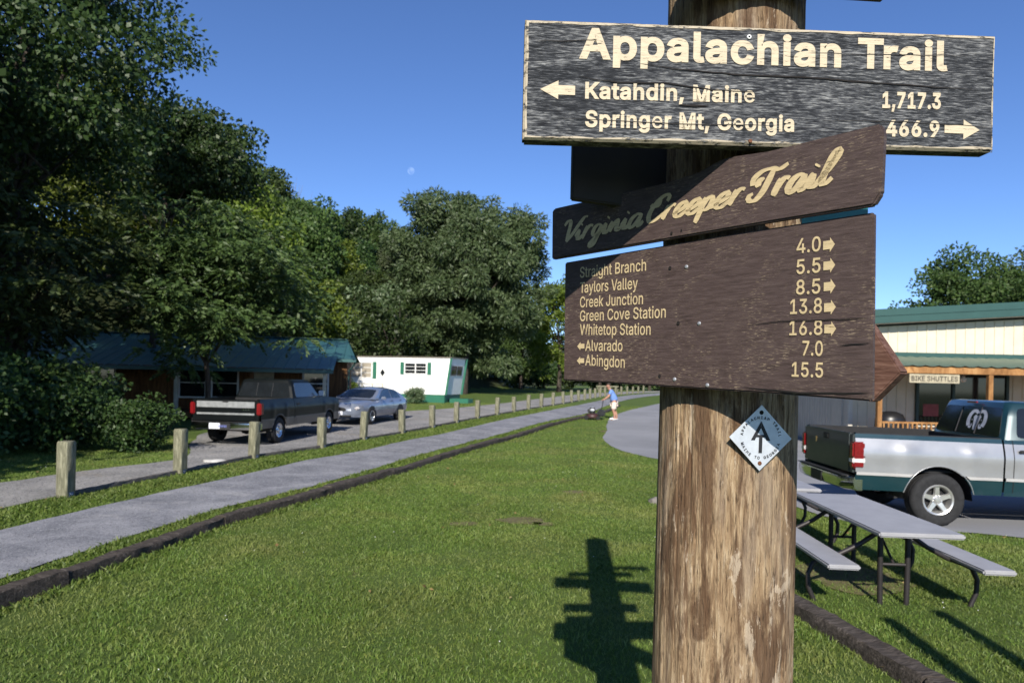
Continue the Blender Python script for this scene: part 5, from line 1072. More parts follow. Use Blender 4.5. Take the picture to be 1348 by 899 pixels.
# ------------------------------------------------------------------ cabin on the left
CY = 31.5; cz = tz(-9, CY); cab_ = thing('cabin', 'brown board cabin with blue green metal roof and a long front porch', 'cabin', (-7.6, CY, cz), R(11))
def lc(o): o.location = (o.location[0]+7.6, o.location[1]-CY, 0); return o
cx0, cx1 = -24.0, -7.62
lc(obj('wall', MB().box(((cx0+cx1)/2,CY+2.6,1.35),(cx1-cx0,5.2,2.7)), MAT['cabin_wood'], cab_))
mb = MB(); x = cx0
while x < cx1: mb.box((x,CY-.012,1.33),(.045,.024,2.62)); x += .29
lc(obj('batten', mb, MAT['cabin_wood'], cab_))
def metal_roof(x0, x1, ya, za, yb, zb, per=.45, th=.03, hip=0):
    pts = []; x = x0
    while x < x1: pts += [(x,0),(x+per*.86,0),(x+per*.88,.035),(x+per*.97,.035),(x+per*.99,0)]; x += per
    pts = [p for p in pts if p[0] <= x1]+[(x1,0)]
    hp = lambda x: min(x, x1-hip)
    return MB().grid([[(x,ya,za+o) for x,o in pts],[(hp(x),yb,zb+o) for x,o in pts]]).grid([[(x,ya,za-th) for x,o in pts],[(hp(x),yb,zb-th) for x,o in pts]]).box(((x0+x1)/2,ya-.005,za-.05),(x1-x0,.03,.14))
rz_ = H_EYE+.0525*34.7-cz; ez_ = H_EYE+.0245*31.1-cz
rf = lc(obj('roof', metal_roof(cx0-.4, cx1+.42, CY-.45, ez_, CY+3.1, rz_, hip=.55), MAT['cabin_roof'], cab_))
b = MB().grid([[(cx0-.4,CY+3.1,rz_+.03),(cx1-.13,CY+3.1,rz_+.03)],[(cx0-.4,CY+6.2,ez_),(cx1+.42,CY+6.2,ez_)]]).box(((cx0+cx1)/2-.3,CY+3.1,rz_+.035),(cx1-cx0+.25,.3,.03))
obj('roof_back', b, MAT['cabin_roof'], rf)
lc(obj('gable', MB().add([(cx1,CY,2.6),(cx1,CY+5.2,2.6),(cx1-.2,CY+3.1,rz_-.12),(cx0,CY,2.6),(cx0,CY+5.2,2.6),(cx0,CY+3.1,rz_-.08)],[(0,1,2),(3,5,4)]), MAT['cabin_wood'], cab_))
lc(obj('gutter', MB().tube([(cx1+.40,CY-.42,ez_-.06),(cx1+.25,CY-.2,ez_-.35),(cx1+.1,CY-.06,ez_-.5),(cx1+.06,CY-.05,.2)],.035,8), MAT['green_trim'], cab_))
px1 = -8.05; 
lc(obj('porch_roof', metal_roof(cx0, px1, CY-2.9, H_EYE+.0075*28.6-cz, CY-.02, ez_+.16), MAT['cabin_roof'], cab_))
lc(obj('porch_deck', MB().box(((cx0+px1)/2,CY-1.4,.12),(px1-cx0-.3,2.7,.24)), MAT['cabin_wood'], cab_))
for k in range(6):
    x = px1-.35-k*2.9; lc(obj('porch_post', MB().box((x,CY-2.7,1.10),(.14,.14,1.95)), MAT['cabin_wood' if k % 2 else 'painted_wood_pale'] if k < 3 else MAT['cabin_wood'], cab_))
lc(obj('rafter_beam', MB().box(((cx0+px1)/2,CY-2.7,2.02),(px1-cx0-.2,.10,.16)), MAT['cabin_wood'], cab_))
def cwin(xc, zc, ww, hh, label=None):
    fr = MB()
    for s in (-1, 1): fr.box((xc+s*ww/2,CY-.05,zc),(.07,.06,hh+.07)); fr.box((xc,CY-.052,zc+s*hh/2),(ww-.07,.055,.07))
    fr.box((xc,CY-.048,zc),(ww-.07,.045,.04))
    w_ = lc(obj('window', fr, MAT['window_frame_white'], cab_)); 
    obj('pane', MB().box((xc,CY-.03,zc),(ww,.02,hh)), MAT['dark_glass'], w_)
cwin(-9.0, 1.45, 1.1, 1.2); cwin(-12.9, 1.40, 1.1, 1.3); cwin(-14.25, 1.40, 1.1, 1.3); cwin(-18, 1.4, 1.2, 1.2)
d = lc(obj('door', MB().box((-11.3,CY-.04,1.15),(.95,.07,2.05), bev=.01), MAT['painted_wood_pale'], cab_)); obj('handle', MB().lathe([(.0001,-.06),(.03,-.05),(.03,-.02),(.012,0)],12,'Y',(-10.95,CY-.07,1.1)), MAT['chrome'], d)

# ------------------------------------------------------------------ mobile home
TL, TR = (-11.3,46.6), (-4.15,44.6); ta = math.atan2(TR[1]-TL[1], TR[0]-TL[0]); tlen = math.dist(TL, TR); tz0 = tz(-7, 46)
tr_ = thing('mobile_home', 'white mobile home with green shutters and green skirting beside the cabin', 'mobile home', (TL[0],TL[1],tz0), ta)
hT = H_EYE+.0300*44.8-tz0; hB = .52
# body: front end slopes out to the top at the right end
P = [(0,hB),(tlen-.22,hB),(tlen+.10,hT),(0,hT)]
obj('wall', MB().prism(P, 0, 3.0, 'Y'), MAT['trailer_white'], tr_)
mb = MB(); x = .2
while x < tlen-.3: mb.box((x,-.004,(hB+hT)/2),(.012,.008,hT-hB)); x += .41
obj('seam', mb, MAT['window_frame_white'], tr_)
obj('roof', MB().box((tlen/2+.05,1.5,hT+.03),(tlen+.30,3.16,.06), bev=.015), MAT['soffit'], tr_)
obj('skirting', MB().box((tlen/2-.12,1.5,hB/2-.05),(tlen-.30,2.96,hB+.1)), MAT['trailer_green'], tr_)
for ya, yb_ in ((-.012,.02),(2.98,3.10)): obj('end_trim', MB().prism([(tlen-.24,hB-.02),(tlen-.10,hB-.02),(tlen+.24,hT),(tlen+.10,hT)], ya, yb_, 'Y'), MAT['trailer_green'], tr_)
ev = lambda k, yy, o=.012: (tlen-.22+.32*k+o, yy, hB+(hT-hB)*k)
obj('end_panel', MB().add([ev(.0,.06),ev(.0,2.94),ev(.97,2.94),ev(.97,.06)],[(0,1,2,3)]), MAT['trailer_white'], tr_)
ew = obj('end_window', MB().add([ev(.50,.35,.03),ev(.50,2.6,.03),ev(.82,2.6,.03),ev(.82,.35,.03)],[(0,1,2,3)]), MAT['window_frame_white'], tr_)
obj('pane', MB().add([ev(.53,.45,.045),ev(.53,1.45,.045),ev(.79,1.45,.045),ev(.79,.45,.045),ev(.53,1.55,.045),ev(.53,2.5,.045),ev(.79,2.5,.045),ev(.79,1.55,.045)],[(0,1,2,3),(4,5,6,7)]), MAT['dark_glass'], ew)
def twin(xc, zc, ww, hh, mat):
    fr = MB()
    for q in (-1, 0, 1): fr.box((xc+q*ww/2,-.03,zc),(.07,.06,hh+.06))
    for q in (-1, -.33, .33, 1): fr.box((xc,-.031 if abs(q) == 1 else -.02,zc+q*hh/2),(ww-.07,.058 if abs(q) == 1 else .03,.07 if abs(q) == 1 else .03))
    w_ = obj('window', fr, MAT['window_frame_white'], tr_); obj('pane', MB().box((xc,-.012,zc),(ww,.02,hh)), MAT[mat], w_)
    for s in (-1, 1): obj('shutter', MB().box((xc+s*(ww/2+.20),-.02,zc),(.26,.04,hh+.10), bev=.006), MAT['trailer_green'], tr_)
sx = lambda px: (px-458)/(592-458)*tlen
twin(sx(478.5), hB+(hT-hB)*.63, 1.55, 1.05, 'pale_curtain'); twin(sx(550), hB+(hT-hB)*.70, 1.55, .72, 'dark_glass')
dr = obj('door', MB().box((sx(507),-.02,hB+1.05),(.86,.05,2.0), bev=.01), MAT['door_white'], tr_)
obj('diamond_pane', MB().prism([(sx(507),hB+1.62),(sx(507)+.18,hB+1.37),(sx(507),hB+1.12),(sx(507)-.18,hB+1.37)], -.055, -.04, 'Y'), MAT['dark_glass'], dr)
mb = MB().box((sx(488),-.9,hB+.62),(3.1,.05,.07)).box((sx(488),-.9,hB+.35),(3.1,.04,.05))
for k in range(5): mb.box((sx(488)-1.5+k*.75,-.9,.45),(.07,.07,1.4))
mb.box((sx(488),-.5,hB-.05),(3.1,.9,.08)); obj('entry_deck', mb, MAT['painted_wood_pale'], tr_)
obj('end_step', MB().box((tlen+.6,.9,.12),(1.3,1.0,.30), bev=.02), MAT['trailer_green'], tr_)

# ------------------------------------------------------------------ man with a mower, small things
def skin_body(name, joints, edges, mat, parent, sub=2, root=0):
    me = bpy.data.meshes.new(name); me.from_pydata([j[:3] for j in joints], edges, []); o = bpy.data.objects.new(name, me); COL.objects.link(o)
    m = o.modifiers.new('s', 'SKIN'); sk = me.skin_vertices[0].data
    for i, j in enumerate(joints):
        r = j[3] if hasattr(j[3], '__len__') else (j[3], j[3]); sk[i].radius = r
    sk[root].use_root = True; m2 = o.modifiers.new('u', 'SUBSURF'); m2.levels = sub; m2.render_levels = sub
    m3 = bpy.data.meshes.new_from_object(o.evaluated_get(bpy.context.evaluated_depsgraph_get()))
    bpy.data.objects.remove(o); bpy.data.meshes.remove(me); smooth_mesh(m3, 80); m3.name = name
    return link(name, m3, mat, parent)
gp = G(808,553); pz = tz(*gp)
man = thing('person', 'man in a blue shirt, pale shorts and white shoes bending over a mower', 'person', (gp[0],gp[1],pz), R(174))
# local: +x is the way he faces (towards the mower), z up
J = [(0,0,.90,.145),(.03,0,1.08,.145),(.12,0,1.28,.165),(.19,0,1.41,.085),(.24,0,1.48,.055),(.29,0,1.555,.085),(.30,0,1.62,.098),(.30,0,1.70,.075),
     (-.01,.10,.83,.095),(.05,.12,.50,.068),(-.02,.13,.30,.060),(-.03,.13,.09,.042),(.08,.14,.045,.045),(.19,.145,.04,.035),
     (-.01,-.10,.83,.095),(-.02,-.12,.50,.068),(-.12,-.13,.29,.060),(-.15,-.13,.09,.042),(-.04,-.14,.045,.045),(.07,-.145,.04,.035),
     (.15,.19,1.38,.065),(.27,.22,1.13,.047),(.46,.16,.98,.035),(.53,.15,.95,.030),
     (.15,-.19,1.38,.065),(.27,-.22,1.13,.047),(.46,-.16,.98,.035),(.53,-.15,.95,.030)]
E_ = [(0,1),(1,2),(2,3),(3,4),(4,5),(5,6),(6,7),(0,8),(8,9),(9,10),(10,11),(11,12),(12,13),(0,14),(14,15),(15,16),(16,17),(17,18),(18,19),(2,20),(20,21),(21,22),(22,23),(2,24),(24,25),(25,26),(26,27)]
skin_body('body', J, E_, MAT['skin'], man)
hd_ = MB(); 
obj('hair', MB().grid([[(.285+.108*math.cos(a)*math.cos(e)-.01, .098*math.sin(a)*math.cos(e), 1.66+.118*math.sin(e)) for a in np.linspace(0,2*math.pi,21)] for e in np.linspace(R(12),R(90),7)]), MAT['hair'], man, smooth=70)
obj('nose', MB().box((.405,0,1.60),(.035,.03,.04), bev=.012), MAT['skin'], man)
for s in (-1, 1):
    obj('ear', MB().box((.29,s*.100,1.615),(.05,.022,.065), bev=.01), MAT['skin'], man); obj('eye', MB().box((.388,s*.036,1.635),(.012,.026,.014), bev=.004), MAT['hole'], man)
    yb = s*.15
    for f_ in range(4): obj('finger', MB().tube([(.53,yb-.030+.02*f_,.945),(.565,yb-.030+.02*f_,.955),(.585,yb-.030+.02*f_,.935),(.575,yb-.030+.02*f_,.910)], [.011,.011,.010,.008], 6), MAT['skin'], man, smooth=60)
    obj('thumb', MB().tube([(.51,yb-s*.02,.95),(.53,yb-s*.055,.935),(.56,yb-s*.058,.920)], [.012,.012,.009], 6), MAT['skin'], man, smooth=60)
SJ = [(-.01,0,.87,(.20,.215)),(.02,0,1.05,(.195,.20)),(.115,0,1.28,(.20,.20)),(.175,0,1.39,.10),(.15,.19,1.385,.090),(.235,.215,1.20,.078),(.15,-.19,1.385,.090),(.235,-.215,1.20,.078)]
skin_body('shirt', SJ, [(0,1),(1,2),(2,3),(2,4),(4,5),(2,6),(6,7)], MAT['shirt_blue'], man)
skin_body('shorts', [(0,0,.95,(.185,.20)),(-.0,.105,.80,.145),(.04,.125,.48,.125),(-.0,-.105,.80,.145),(-.03,-.125,.48,.125)], [(0,1),(1,2),(0,3),(3,4)], MAT['shorts_khaki'], man)
for s, x in ((1,.07),(-1,-.05)): obj('shoe', MB().box((x,s*.14,.055),(.31,.12,.11), bev=.045), MAT['shoe_white'], man, smooth=70)
mw = thing('lawn_mower', 'dark push mower working along the timber edge beside the trail', 'lawn mower', (gp[0]-1.03,gp[1]-.02,tz(gp[0]-1,gp[1])), R(174))
obj('deck', MB().lathe([(.0001,.30),(.12,.30),(.24,.27),(.29,.22),(.30,.10),(.29,.09)],28,'Z'), MAT['mower_red'], mw, smooth=50)
en_ = obj('engine', MB().lathe([(.0001,.58),(.10,.575),(.13,.55),(.14,.46),(.13,.30),(.0001,.29)],24,'Z').box((.16,0,.42),(.14,.16,.16), bev=.02), MAT['black_plastic'], mw, smooth=45)
obj('starter_cap', MB().lathe([(.0001,.60),(.06,.598),(.075,.578)],18,'Z'), MAT['galv'], en_, smooth=50); obj('fuel_tank', MB().box((.0,.15,.47),(.20,.12,.12), bev=.03), MAT['galv'], en_, smooth=50)
for s in (-1, 1):
    for x in (.27,-.27): obj('wheel', MB().lathe([(.02,-.025),(.09,-.025),(.10,-.01),(.10,.01),(.09,.025),(.02,.025),(.02,-.025)],20,'Y',(x,s*.29,.10)), MAT['tyre'], mw, smooth=40)
obj('handle', MB().tube([(-.26,.22,.22),(-.45,.21,.60),(-.50,.20,.92),(-.50,-.20,.92),(-.45,-.21,.60),(-.26,-.22,.22)],.013,8), MAT['black_plastic'], mw, smooth=60)
obj('grass_bag', MB().box((-.42,0,.33),(.36,.40,.32), bev=.06), MAT['cover_black'], mw, smooth=60)
# bench beyond the bollards
bb = G(800,517.5); bn = thing('bench', 'low pale wooden bench beyond the far bollards', 'bench', (bb[0],bb[1],tz(*bb)), R(5))
obj('seat', MB().box((0,0,.45),(2.6,.38,.06)), MAT['bollard_wood'], bn); obj('backrest', MB().box((0,.2,.78),(2.6,.05,.16)), MAT['bollard_wood'], bn)
for x in (-1.1,1.1): obj('leg', MB().box((x,0,.2),(.1,.34,.44)).box((x,.19,.5),(.08,.05,.7)), MAT['bollard_wood'], bn)
def stone(name, p, r, mat, label, seed, flat=.5):
    b = bmesh.new(); bmesh.ops.create_icosphere(b, subdivisions=3, radius=1); me = bpy.data.meshes.new(name)
    for v in b.verts:
        q = 1+.35*mnoise.noise(v.co*1.3+Vector((seed,0,0)))+.12*mnoise.noise(v.co*4+Vector((seed,0,0))); v.co = Vector((v.co.x*q*r[0], v.co.y*q*r[1], v.co.z*q*r[2]))
    b.to_mesh(me); b.free(); smooth_mesh(me, 60); o = link(name, me, MAT[mat], None, (p[0],p[1],tz(*p)+r[2]*.25)); return tag(o, label, 'stone')
stone('stone', G(283,608), (.28,.18,.05), 'stone_pale', 'flat pale stone lying on the grass by the gravel drive', 3)
stone('rock', G(862,662), (.09,.09,.075), 'stone_grey', 'small grey rock in the lawn just left of the post', 7)
stone('stone', G(855,572), (.01,.01,.01), 'stone_grey', '', 2) if False else None
# soil patches and litter twigs in the lawn
def blob_patch(p, rx, ry, seed, mat='bare_soil'):
    V = [(p[0],p[1],tz(*p)+.010)]; n = 40
    for ring_ in (.5, 1):
        for k in range(n):
            a = 2*math.pi*k/n; q = ring_*(1+.45*mnoise.noise(Vector((math.cos(a)*1.4, math.sin(a)*1.4, seed)))+.2*mnoise.noise(Vector((math.cos(a)*5, math.sin(a)*5, seed)))); x, y = p[0]+rx*q*math.cos(a), p[1]+ry*q*math.sin(a); V.append((x,y,tz(x,y)+.010))
    F = [(0,1+k,1+(k+1)%n) for k in range(n)]+[(1+k,1+n+k,1+n+(k+1)%n,1+(k+1)%n) for k in range(n)]
    return structure(obj('soil_patch', MB().add(V,F), MAT[mat]))
PATCH = [(G(690,686),.35,.22),(G(610,690),.22,.14),(G(756,648),.25,.2),(G(1120,760),.55,.5),(G(810,568),.7,.5),(G(715,690),.16,.12)]
for i, (p, rx, ry) in enumerate(PATCH): blob_patch(p, rx, ry, i*3.3)
# ------------------------------------------------------------------ vegetation
def unit(a): return a/np.maximum(1e-9, np.linalg.norm(a, axis=-1, keepdims=True))
def leaves(P, D, L, Wd, rng):
    """one folded diamond leaf per point: P base, D direction, L length, Wd half width"""
    n = len(P); D = unit(D); r = rng.normal(size=(n,3)); r[:,2] *= .5; Wv = unit(np.cross(D, r)); N = np.cross(D, Wv)
    L = L[:,None]; Wd = Wd[:,None]
    V = np.stack([P, P+D*L*.45+Wv*Wd+N*Wd*.25, P+D*L, P+D*L*.45-Wv*Wd+N*Wd*.25], 1).reshape(-1,3)
    return V, np.arange(4*n).reshape(n,4)
def clump_leaves(clumps, per, L, asp, rng, droop=.3, spread=.8):
    Ps = []; Ds = []
    for c, r in clumps:
        n = max(8, int(per*(r[0]*r[1]))); d = unit(rng.normal(size=(n,3))); q = rng.uniform(.15,1,n)**.5
        Ps.append(np.array(c)+d*q[:,None]*np.array(r)); dd = d*.8+rng.normal(size=(n,3))*spread; dd[:,2] -= droop; Ds.append(dd)
    P = np.concatenate(Ps); D = np.concatenate(Ds); n = len(P); l = L*rng.uniform(.65,1.35,n)
    return leaves(P, D, l, l*asp*rng.uniform(.8,1.2,n), rng)
def compound_leaves(clumps, per, L, rng):
    """long drooping fronds each of a dozen leaflets"""
    Ps = []; Ds = []
    for c, r in clumps:
        n = max(4, int(per*r[0]*r[1])); d = unit(rng.normal(size=(n,3))); d[:,2] = np.abs(d[:,2])*.9-.25; P0 = np.array(c)+d*rng.uniform(.5,1,n)[:,None]*np.array(r)
        ax = unit(d*np.array([1,1,.25])+rng.normal(size=(n,3))*.35+np.array([0,0,-.12]))
        sd = unit(np.cross(ax, np.array([0,0,1.])+rng.normal(size=(n,3))*.25))
        for k in range(7):
            t = (k+1)/7; pt = P0+ax*(t*.52)+np.array([0,0,-.20*t*t])
            for s in ((-1,1) if k < 6 else (0,)):
                Ps.append(pt); Ds.append(ax*.75+sd*s*.8+np.array([0,0,-.30])+rng.normal(size=(n,3))*.12)
    P = np.concatenate(Ps); D = np.concatenate(Ds); n = len(P); l = L*rng.uniform(.7,1.3,n)
    return leaves(P, D, l, l*.19*rng.uniform(.85,1.15,n), rng)
def make_clumps(rng, n, centre, rad, cr, low=-.75, shell=.45, lump=.28, seed=0):
    out = []
    while len(out) < n:
        d = unit(rng.normal(size=3)); 
        if d[2] < low: continue
        q = 1+lump*1.6*mnoise.noise(Vector((d[0]*1.9+seed, d[1]*1.9, d[2]*1.9)))
        t = rng.uniform(shell, 1)**.7*q
        r = cr*rng.uniform(.6,1.3); out.append((tuple(np.array(centre)+d*t*np.array(rad)*.88), (r, r, r*rng.uniform(.5,.8))))
    return out
def limbs(rng, clumps, base, fork, r0, n=16, lean=(0,0)):
    mb = MB(); b = Vector(base); f = Vector(fork)
    pts = [b+(f-b)*t+Vector((.12*math.sin(t*5), .1*math.cos(t*4), 0)) for t in np.linspace(0,1,7)]; pts[0] = b-Vector((0,0,.3))
    mb.tube(pts, [r0*(1.35 if i == 0 else 1.08-.5*i/6) for i in range(7)], 10)
    ids = rng.choice(len(clumps), min(n, len(clumps)), replace=False)
    for i in ids:
        e = Vector(clumps[i][0]); s = pts[int(rng.integers(3,7))]; m = s.lerp(e, .5)+Vector((rng.normal()*.3, rng.normal()*.3, .25*(e-s).length*.4))
        q = [s, s.lerp(m,.5)+Vector((0,0,.1)), m, m.lerp(e,.55), e]; rr = r0*rng.uniform(.22,.42); mb.tube(q, [rr, rr*.8, rr*.55, rr*.35, rr*.12], 6)
    return mb
def tree_meshes(seed, height, rad, centre_h, nclump, cr, per, L, asp, trunk_r, droop=.3, shell=.45, lump=.28, kind='plain', off=(0,0), low=-.75, nl=16):
    rng = np.random.default_rng(seed); c = (off[0], off[1], centre_h); R3 = (rad[0], rad[1], height-centre_h)
    cl = make_clumps(rng, nclump, c, R3, cr, low, shell, lump, seed)
    V, F = compound_leaves(cl, per, L, rng) if kind == 'compound' else clump_leaves(cl, per, L, asp, rng, droop)
    V[:,2] = np.maximum(V[:,2], .05)
    tr = limbs(rng, cl, (0,0,0), (off[0]*.6, off[1]*.6, centre_h*.9), trunk_r, nl)
    return mesh_np('crown', V, F), tr.mesh('trunk', 60)
def plant_tree(meshes, leaf, x, y, label, scale=1.0, rz=0.0, group=None, bark='bark', name='tree', zs=1.0, cat='tree'):
    t = thing(name, label, cat, (x, y, tz(x,y)-.05), rz, group); t.scale = (scale, scale, scale*zs)
    c = link('crown', meshes[0], None, t); tk = link('trunk', meshes[1], None, t)
    for o, m in ((c, MAT[leaf]), (tk, MAT[bark])):
        if len(o.data.materials) == 0: o.data.materials.append(m)
        elif o.data.materials[0] != m: o.material_slots[0].link = 'OBJECT'; o.material_slots[0].material = m
    return t
# near trees on the left
W1 = tree_meshes(3, 7.9, (3.9,3.4), 5.0, 165, .72, 40, .18, .2, .10, kind='compound', off=(.3,-.6), low=-.97, shell=.3)
plant_tree(W1, 'leaf_walnut', -10.9, 24.2, 'leafy tree with drooping compound leaves hanging over the cabin porch roof')
W2 = tree_meshes(5, 8.2, (4.3,3.2), 5.0, 110, .8, 26, .20, .2, .16, kind='compound', low=-.95, shell=.35)
plant_tree(W2, 'leaf_walnut', -14.6, 19.5, 'shaded leafy tree with drooping compound leaves at the left edge')
T1 = tree_meshes(7, 16.8, (5.0,4.2), 11.4, 230, .95, 230, .17, .30, .26, shell=.4, lump=.32, low=-.85)
plant_tree(T1, 'leaf_dark', -15.0, 20.5, 'tall dark tree filling the upper left corner')
T2 = tree_meshes(9, 14.2, (3.5,3.3), 11.3, 110, .85, 230, .20, .30, .17, shell=.3, low=-.8, off=(2.0,0))
plant_tree(T2, 'leaf_dark', -16.6, 30.5, 'tall dark tree with a forked trunk behind the drooping tree')
TREEGRP = 'trees at the left side'
T3 = tree_meshes(12, 15.0, (4.6,4.6), 9.0, 130, 1.05, 150, .26, .3, .22, shell=.4, low=-.85)
plant_tree(T3, 'leaf_dark', -23.5, 25.5, 'very dark tree at the far left edge behind the shaded leafy tree', 1.15)
plant_tree(T3, 'leaf_lime', -23.8, 42.0, 'yellow green tree seen through the gap between the dark left trees', .98, 1.0)
plant_tree(T3, 'leaf_lime', -17.6, 43.5, 'yellow green tree on the slope right of the forked trunk', .92, 2.6)
# trees beyond the left edge that throw the shade over the cabin side
for i, (x, y, s) in enumerate(((-17.5,5.5,1.05),(-15.8,13.2,1.0),(-21.5,12.0,1.2),(-25,2,1.2))):
    plant_tree(T3, 'leaf_dark', x, y, 'tall dark tree standing outside the left edge of the view', s, i*1.3, 'shade trees outside the left edge')
SH0 = tree_meshes(14, 8.5, (3.9,3.9), 5.6, 70, .9, 60, .3, .3, .16, shell=.35)
for i, (x, y, s) in enumerate(((-13.4,2.2,1.0),(-13.0,5.8,1.0),(-16.2,8.5,1.1))): plant_tree(SH0, 'leaf_dark', x, y, 'small dark tree outside the left edge beside the drive', s, i*1.9, 'small shade trees outside the left edge')
# wooded hillside
KINDS_ = [(tree_meshes(20, 13.0, (3.7,3.7), 7.6, 85, 1.0, 125, .33, .3, .17, low=-.7), 'leaf_forest', 'green broadleaf tree'),
          (tree_meshes(21, 14.5, (3.1,3.1), 8.2, 80, .95, 125, .33, .3, .16, low=-.7), 'leaf_dark', 'dark broadleaf tree'),
          (tree_meshes(22, 11.5, (3.9,3.9), 6.6, 90, 1.05, 120, .34, .3, .16, low=-.6), 'leaf_forest', 'wide green tree')]
rngh = np.random.default_rng(5); spots = []
cand = np.stack([rngh.uniform(-75,2,4000), rngh.uniform(40,135,4000)], -1)
for x, y in cand:
    s = (x+18)*-0.966+(y-30)*0.261
    u_ = x/y
    if s < 2 or s > 36 or u_ < -.82 or u_ > -.04 or (y < 47 and x > -27) or (u_ > -.42 and y < 64): continue
    if any((x-a)**2+(y-b)**2 < 4.7**2 for a, b in spots): continue
    spots.append((x, y))
    if len(spots) > 95: break
for i, (x, y) in enumerate(sorted(spots, key=lambda p: p[1])):
    k = i % 3; ms, lf, nm = KINDS_[k]; lf2 = 'leaf_lime' if i % 9 == 4 else lf
    where = 'near the foot of the wooded hillside' if y < 70 else ('half way up the wooded hillside' if y < 98 else 'high along the ridge of the wooded hillside')
    plant_tree(ms, lf2, x, y, (nm if lf2 == lf else 'yellow green tree')+' '+where, float(rngh.uniform(.8,1.15)), float(rngh.uniform(0,6.28)), 'trees on the wooded hillside', zs=float(rngh.uniform(.9,1.15)))
# bare grey tree on the slope
rb = np.random.default_rng(77); clb = make_clumps(rb, 60, (0,0,8), (2.2,2.2,4.5), .6)
mbt = limbs(rb, clb, (0,0,0), (0,0,7.5), .14, 55); bt = thing('bare_tree', 'bare grey dead tree standing on the wooded slope', 'tree', (-26.5,83,tz(-26.5,83)), 0)
obj('trunk', mbt, MAT['bark_pale'], bt, smooth=60); bt.scale = (1.25,1.25,1.3)
# middle distance
SV = tree_meshes(30, 7.2, (3.1,2.8), 3.9, 90, .75, 95, .26, .32, .12, low=-.9)
plant_tree(SV, 'leaf_silver', -12.8, 59.0, 'bright small tree with silvery leaf undersides behind the cabin', 1.3)
plant_tree(SV, 'leaf_lime', -16.2, 56.0, 'bright yellow green bushy tree behind the cabin roof', 1.18, 2.0)
plant_tree(SV, 'leaf_shrub', -9.8, 54.5, 'dark green bushy tree behind the white mobile home', 1.15, 3.0)
rngw = np.random.default_rng(33)
def willow():
    rng = rngw; cl = make_clumps(rng, 300, (0,0,10.6), (8.0,6.8,9.3), 1.3, -.97, .3, .22, 4.2)
    V1, F1 = clump_leaves(cl, 270, .42, .15, rng, droop=.55, spread=.75)
    return mesh_np('crown', V1, F1), limbs(rng, cl, (0,0,0), (.3,0,8.5), .42, 40).mesh('trunk', 60)
WI = willow(); plant_tree(WI, 'leaf_willow', -4.6, 63.0, 'big grey green willow towering behind the white mobile home')
plant_tree(WI, 'leaf_willow', -9.8, 66.0, 'smaller grey green willow at the left flank of the big willow', .72, 2.1)
LM = tree_meshes(36, 14.0, (4.4,4.4), 7.6, 130, 1.05, 120, .32, .3, .26, low=-.95)
plant_tree(LM, 'leaf_lime', 5.4, 79.0, 'yellow green tree with a visible trunk right of the big willow')
plant_tree(LM, 'leaf_forest', 1.2, 92.0, 'dark green tree in the shade behind the big willow', .85, 1.1)
plant_tree(LM, 'leaf_forest', 12.5, 96.0, 'dark green tree behind the distances board beyond the trail end', .9, 2.2)
plant_tree(LM, 'leaf_forest', 21.0, 104.0, 'dark green tree far beyond the end of the trail', .9, 3.2)
HB = tree_meshes(40, 4.6, (3.0,2.2), 2.2, 55, .85, 70, .38, .3, .12, low=-1)
for i, x in enumerate(np.linspace(-6,34,12)): plant_tree(HB, 'leaf_shrub', float(x), 101+3*math.sin(i*2.2)+.25*float(x), 'dark bush in the far hedge beyond the mown field', 1.15+.2*math.sin(i*1.7), i*1.1, 'bushes of the far hedge', name='hedge_bush', cat='bush')
# trees behind the store
RT = tree_meshes(44, 11.4, (5.0,4.2), 6.8, 150, 1.05, 150, .24, .28, .22, low=-.8)
plant_tree(RT, 'leaf_forest', 31.0, 46.0, 'dark green tree showing above the store roof, left of two'); plant_tree(RT, 'leaf_willow', 38.0, 48.0, 'grey green tree above the store roof at the right edge', 1.12, 2.0)
# shrubs on the left
BS = tree_meshes(50, 1.55, (1.05,.85), .75, 60, .33, 900, .085, .30, .03, low=-1, shell=.3, nl=10)
plant_tree(BS, 'leaf_shrub', -9.15, 16.6, 'round green bush beside the gravel drive', 1.0, 0, name='bush', cat='bush')
bushes = [(-10.8,16.4,1.25),(-11.7,14.4,1.3),(-12.6,15.6,1.8),(-13.9,14.0,1.9),(-12.2,18.5,1.7),(-14.5,17.6,2.0)]
bl_ = ['dark bush just left of the round green bush','dark overgrown bush nearest the drive at the left edge','tall dark bush behind the nearest bush at left','dark bush cut by the left edge of the view','dark bush in deep shade under the porch roof end','tall dark bush in deep shade at the left edge']
for i, (x, y, s) in enumerate(bushes): plant_tree(BS, 'leaf_dark', x, y, bl_[i], s, i*1.4, 'dark bushes at the left edge', name='bush', cat='bush')
plant_tree(BS, 'leaf_lime', -10.9, 44.5, 'small flowering shrub below the mobile home window', 1.0, 1, name='shrub', cat='bush'); plant_tree(BS, 'leaf_silver', -6.1, 43.2, 'small pale shrub at the mobile home wall behind the sedan', .8, 2, name='shrub', cat='bush')

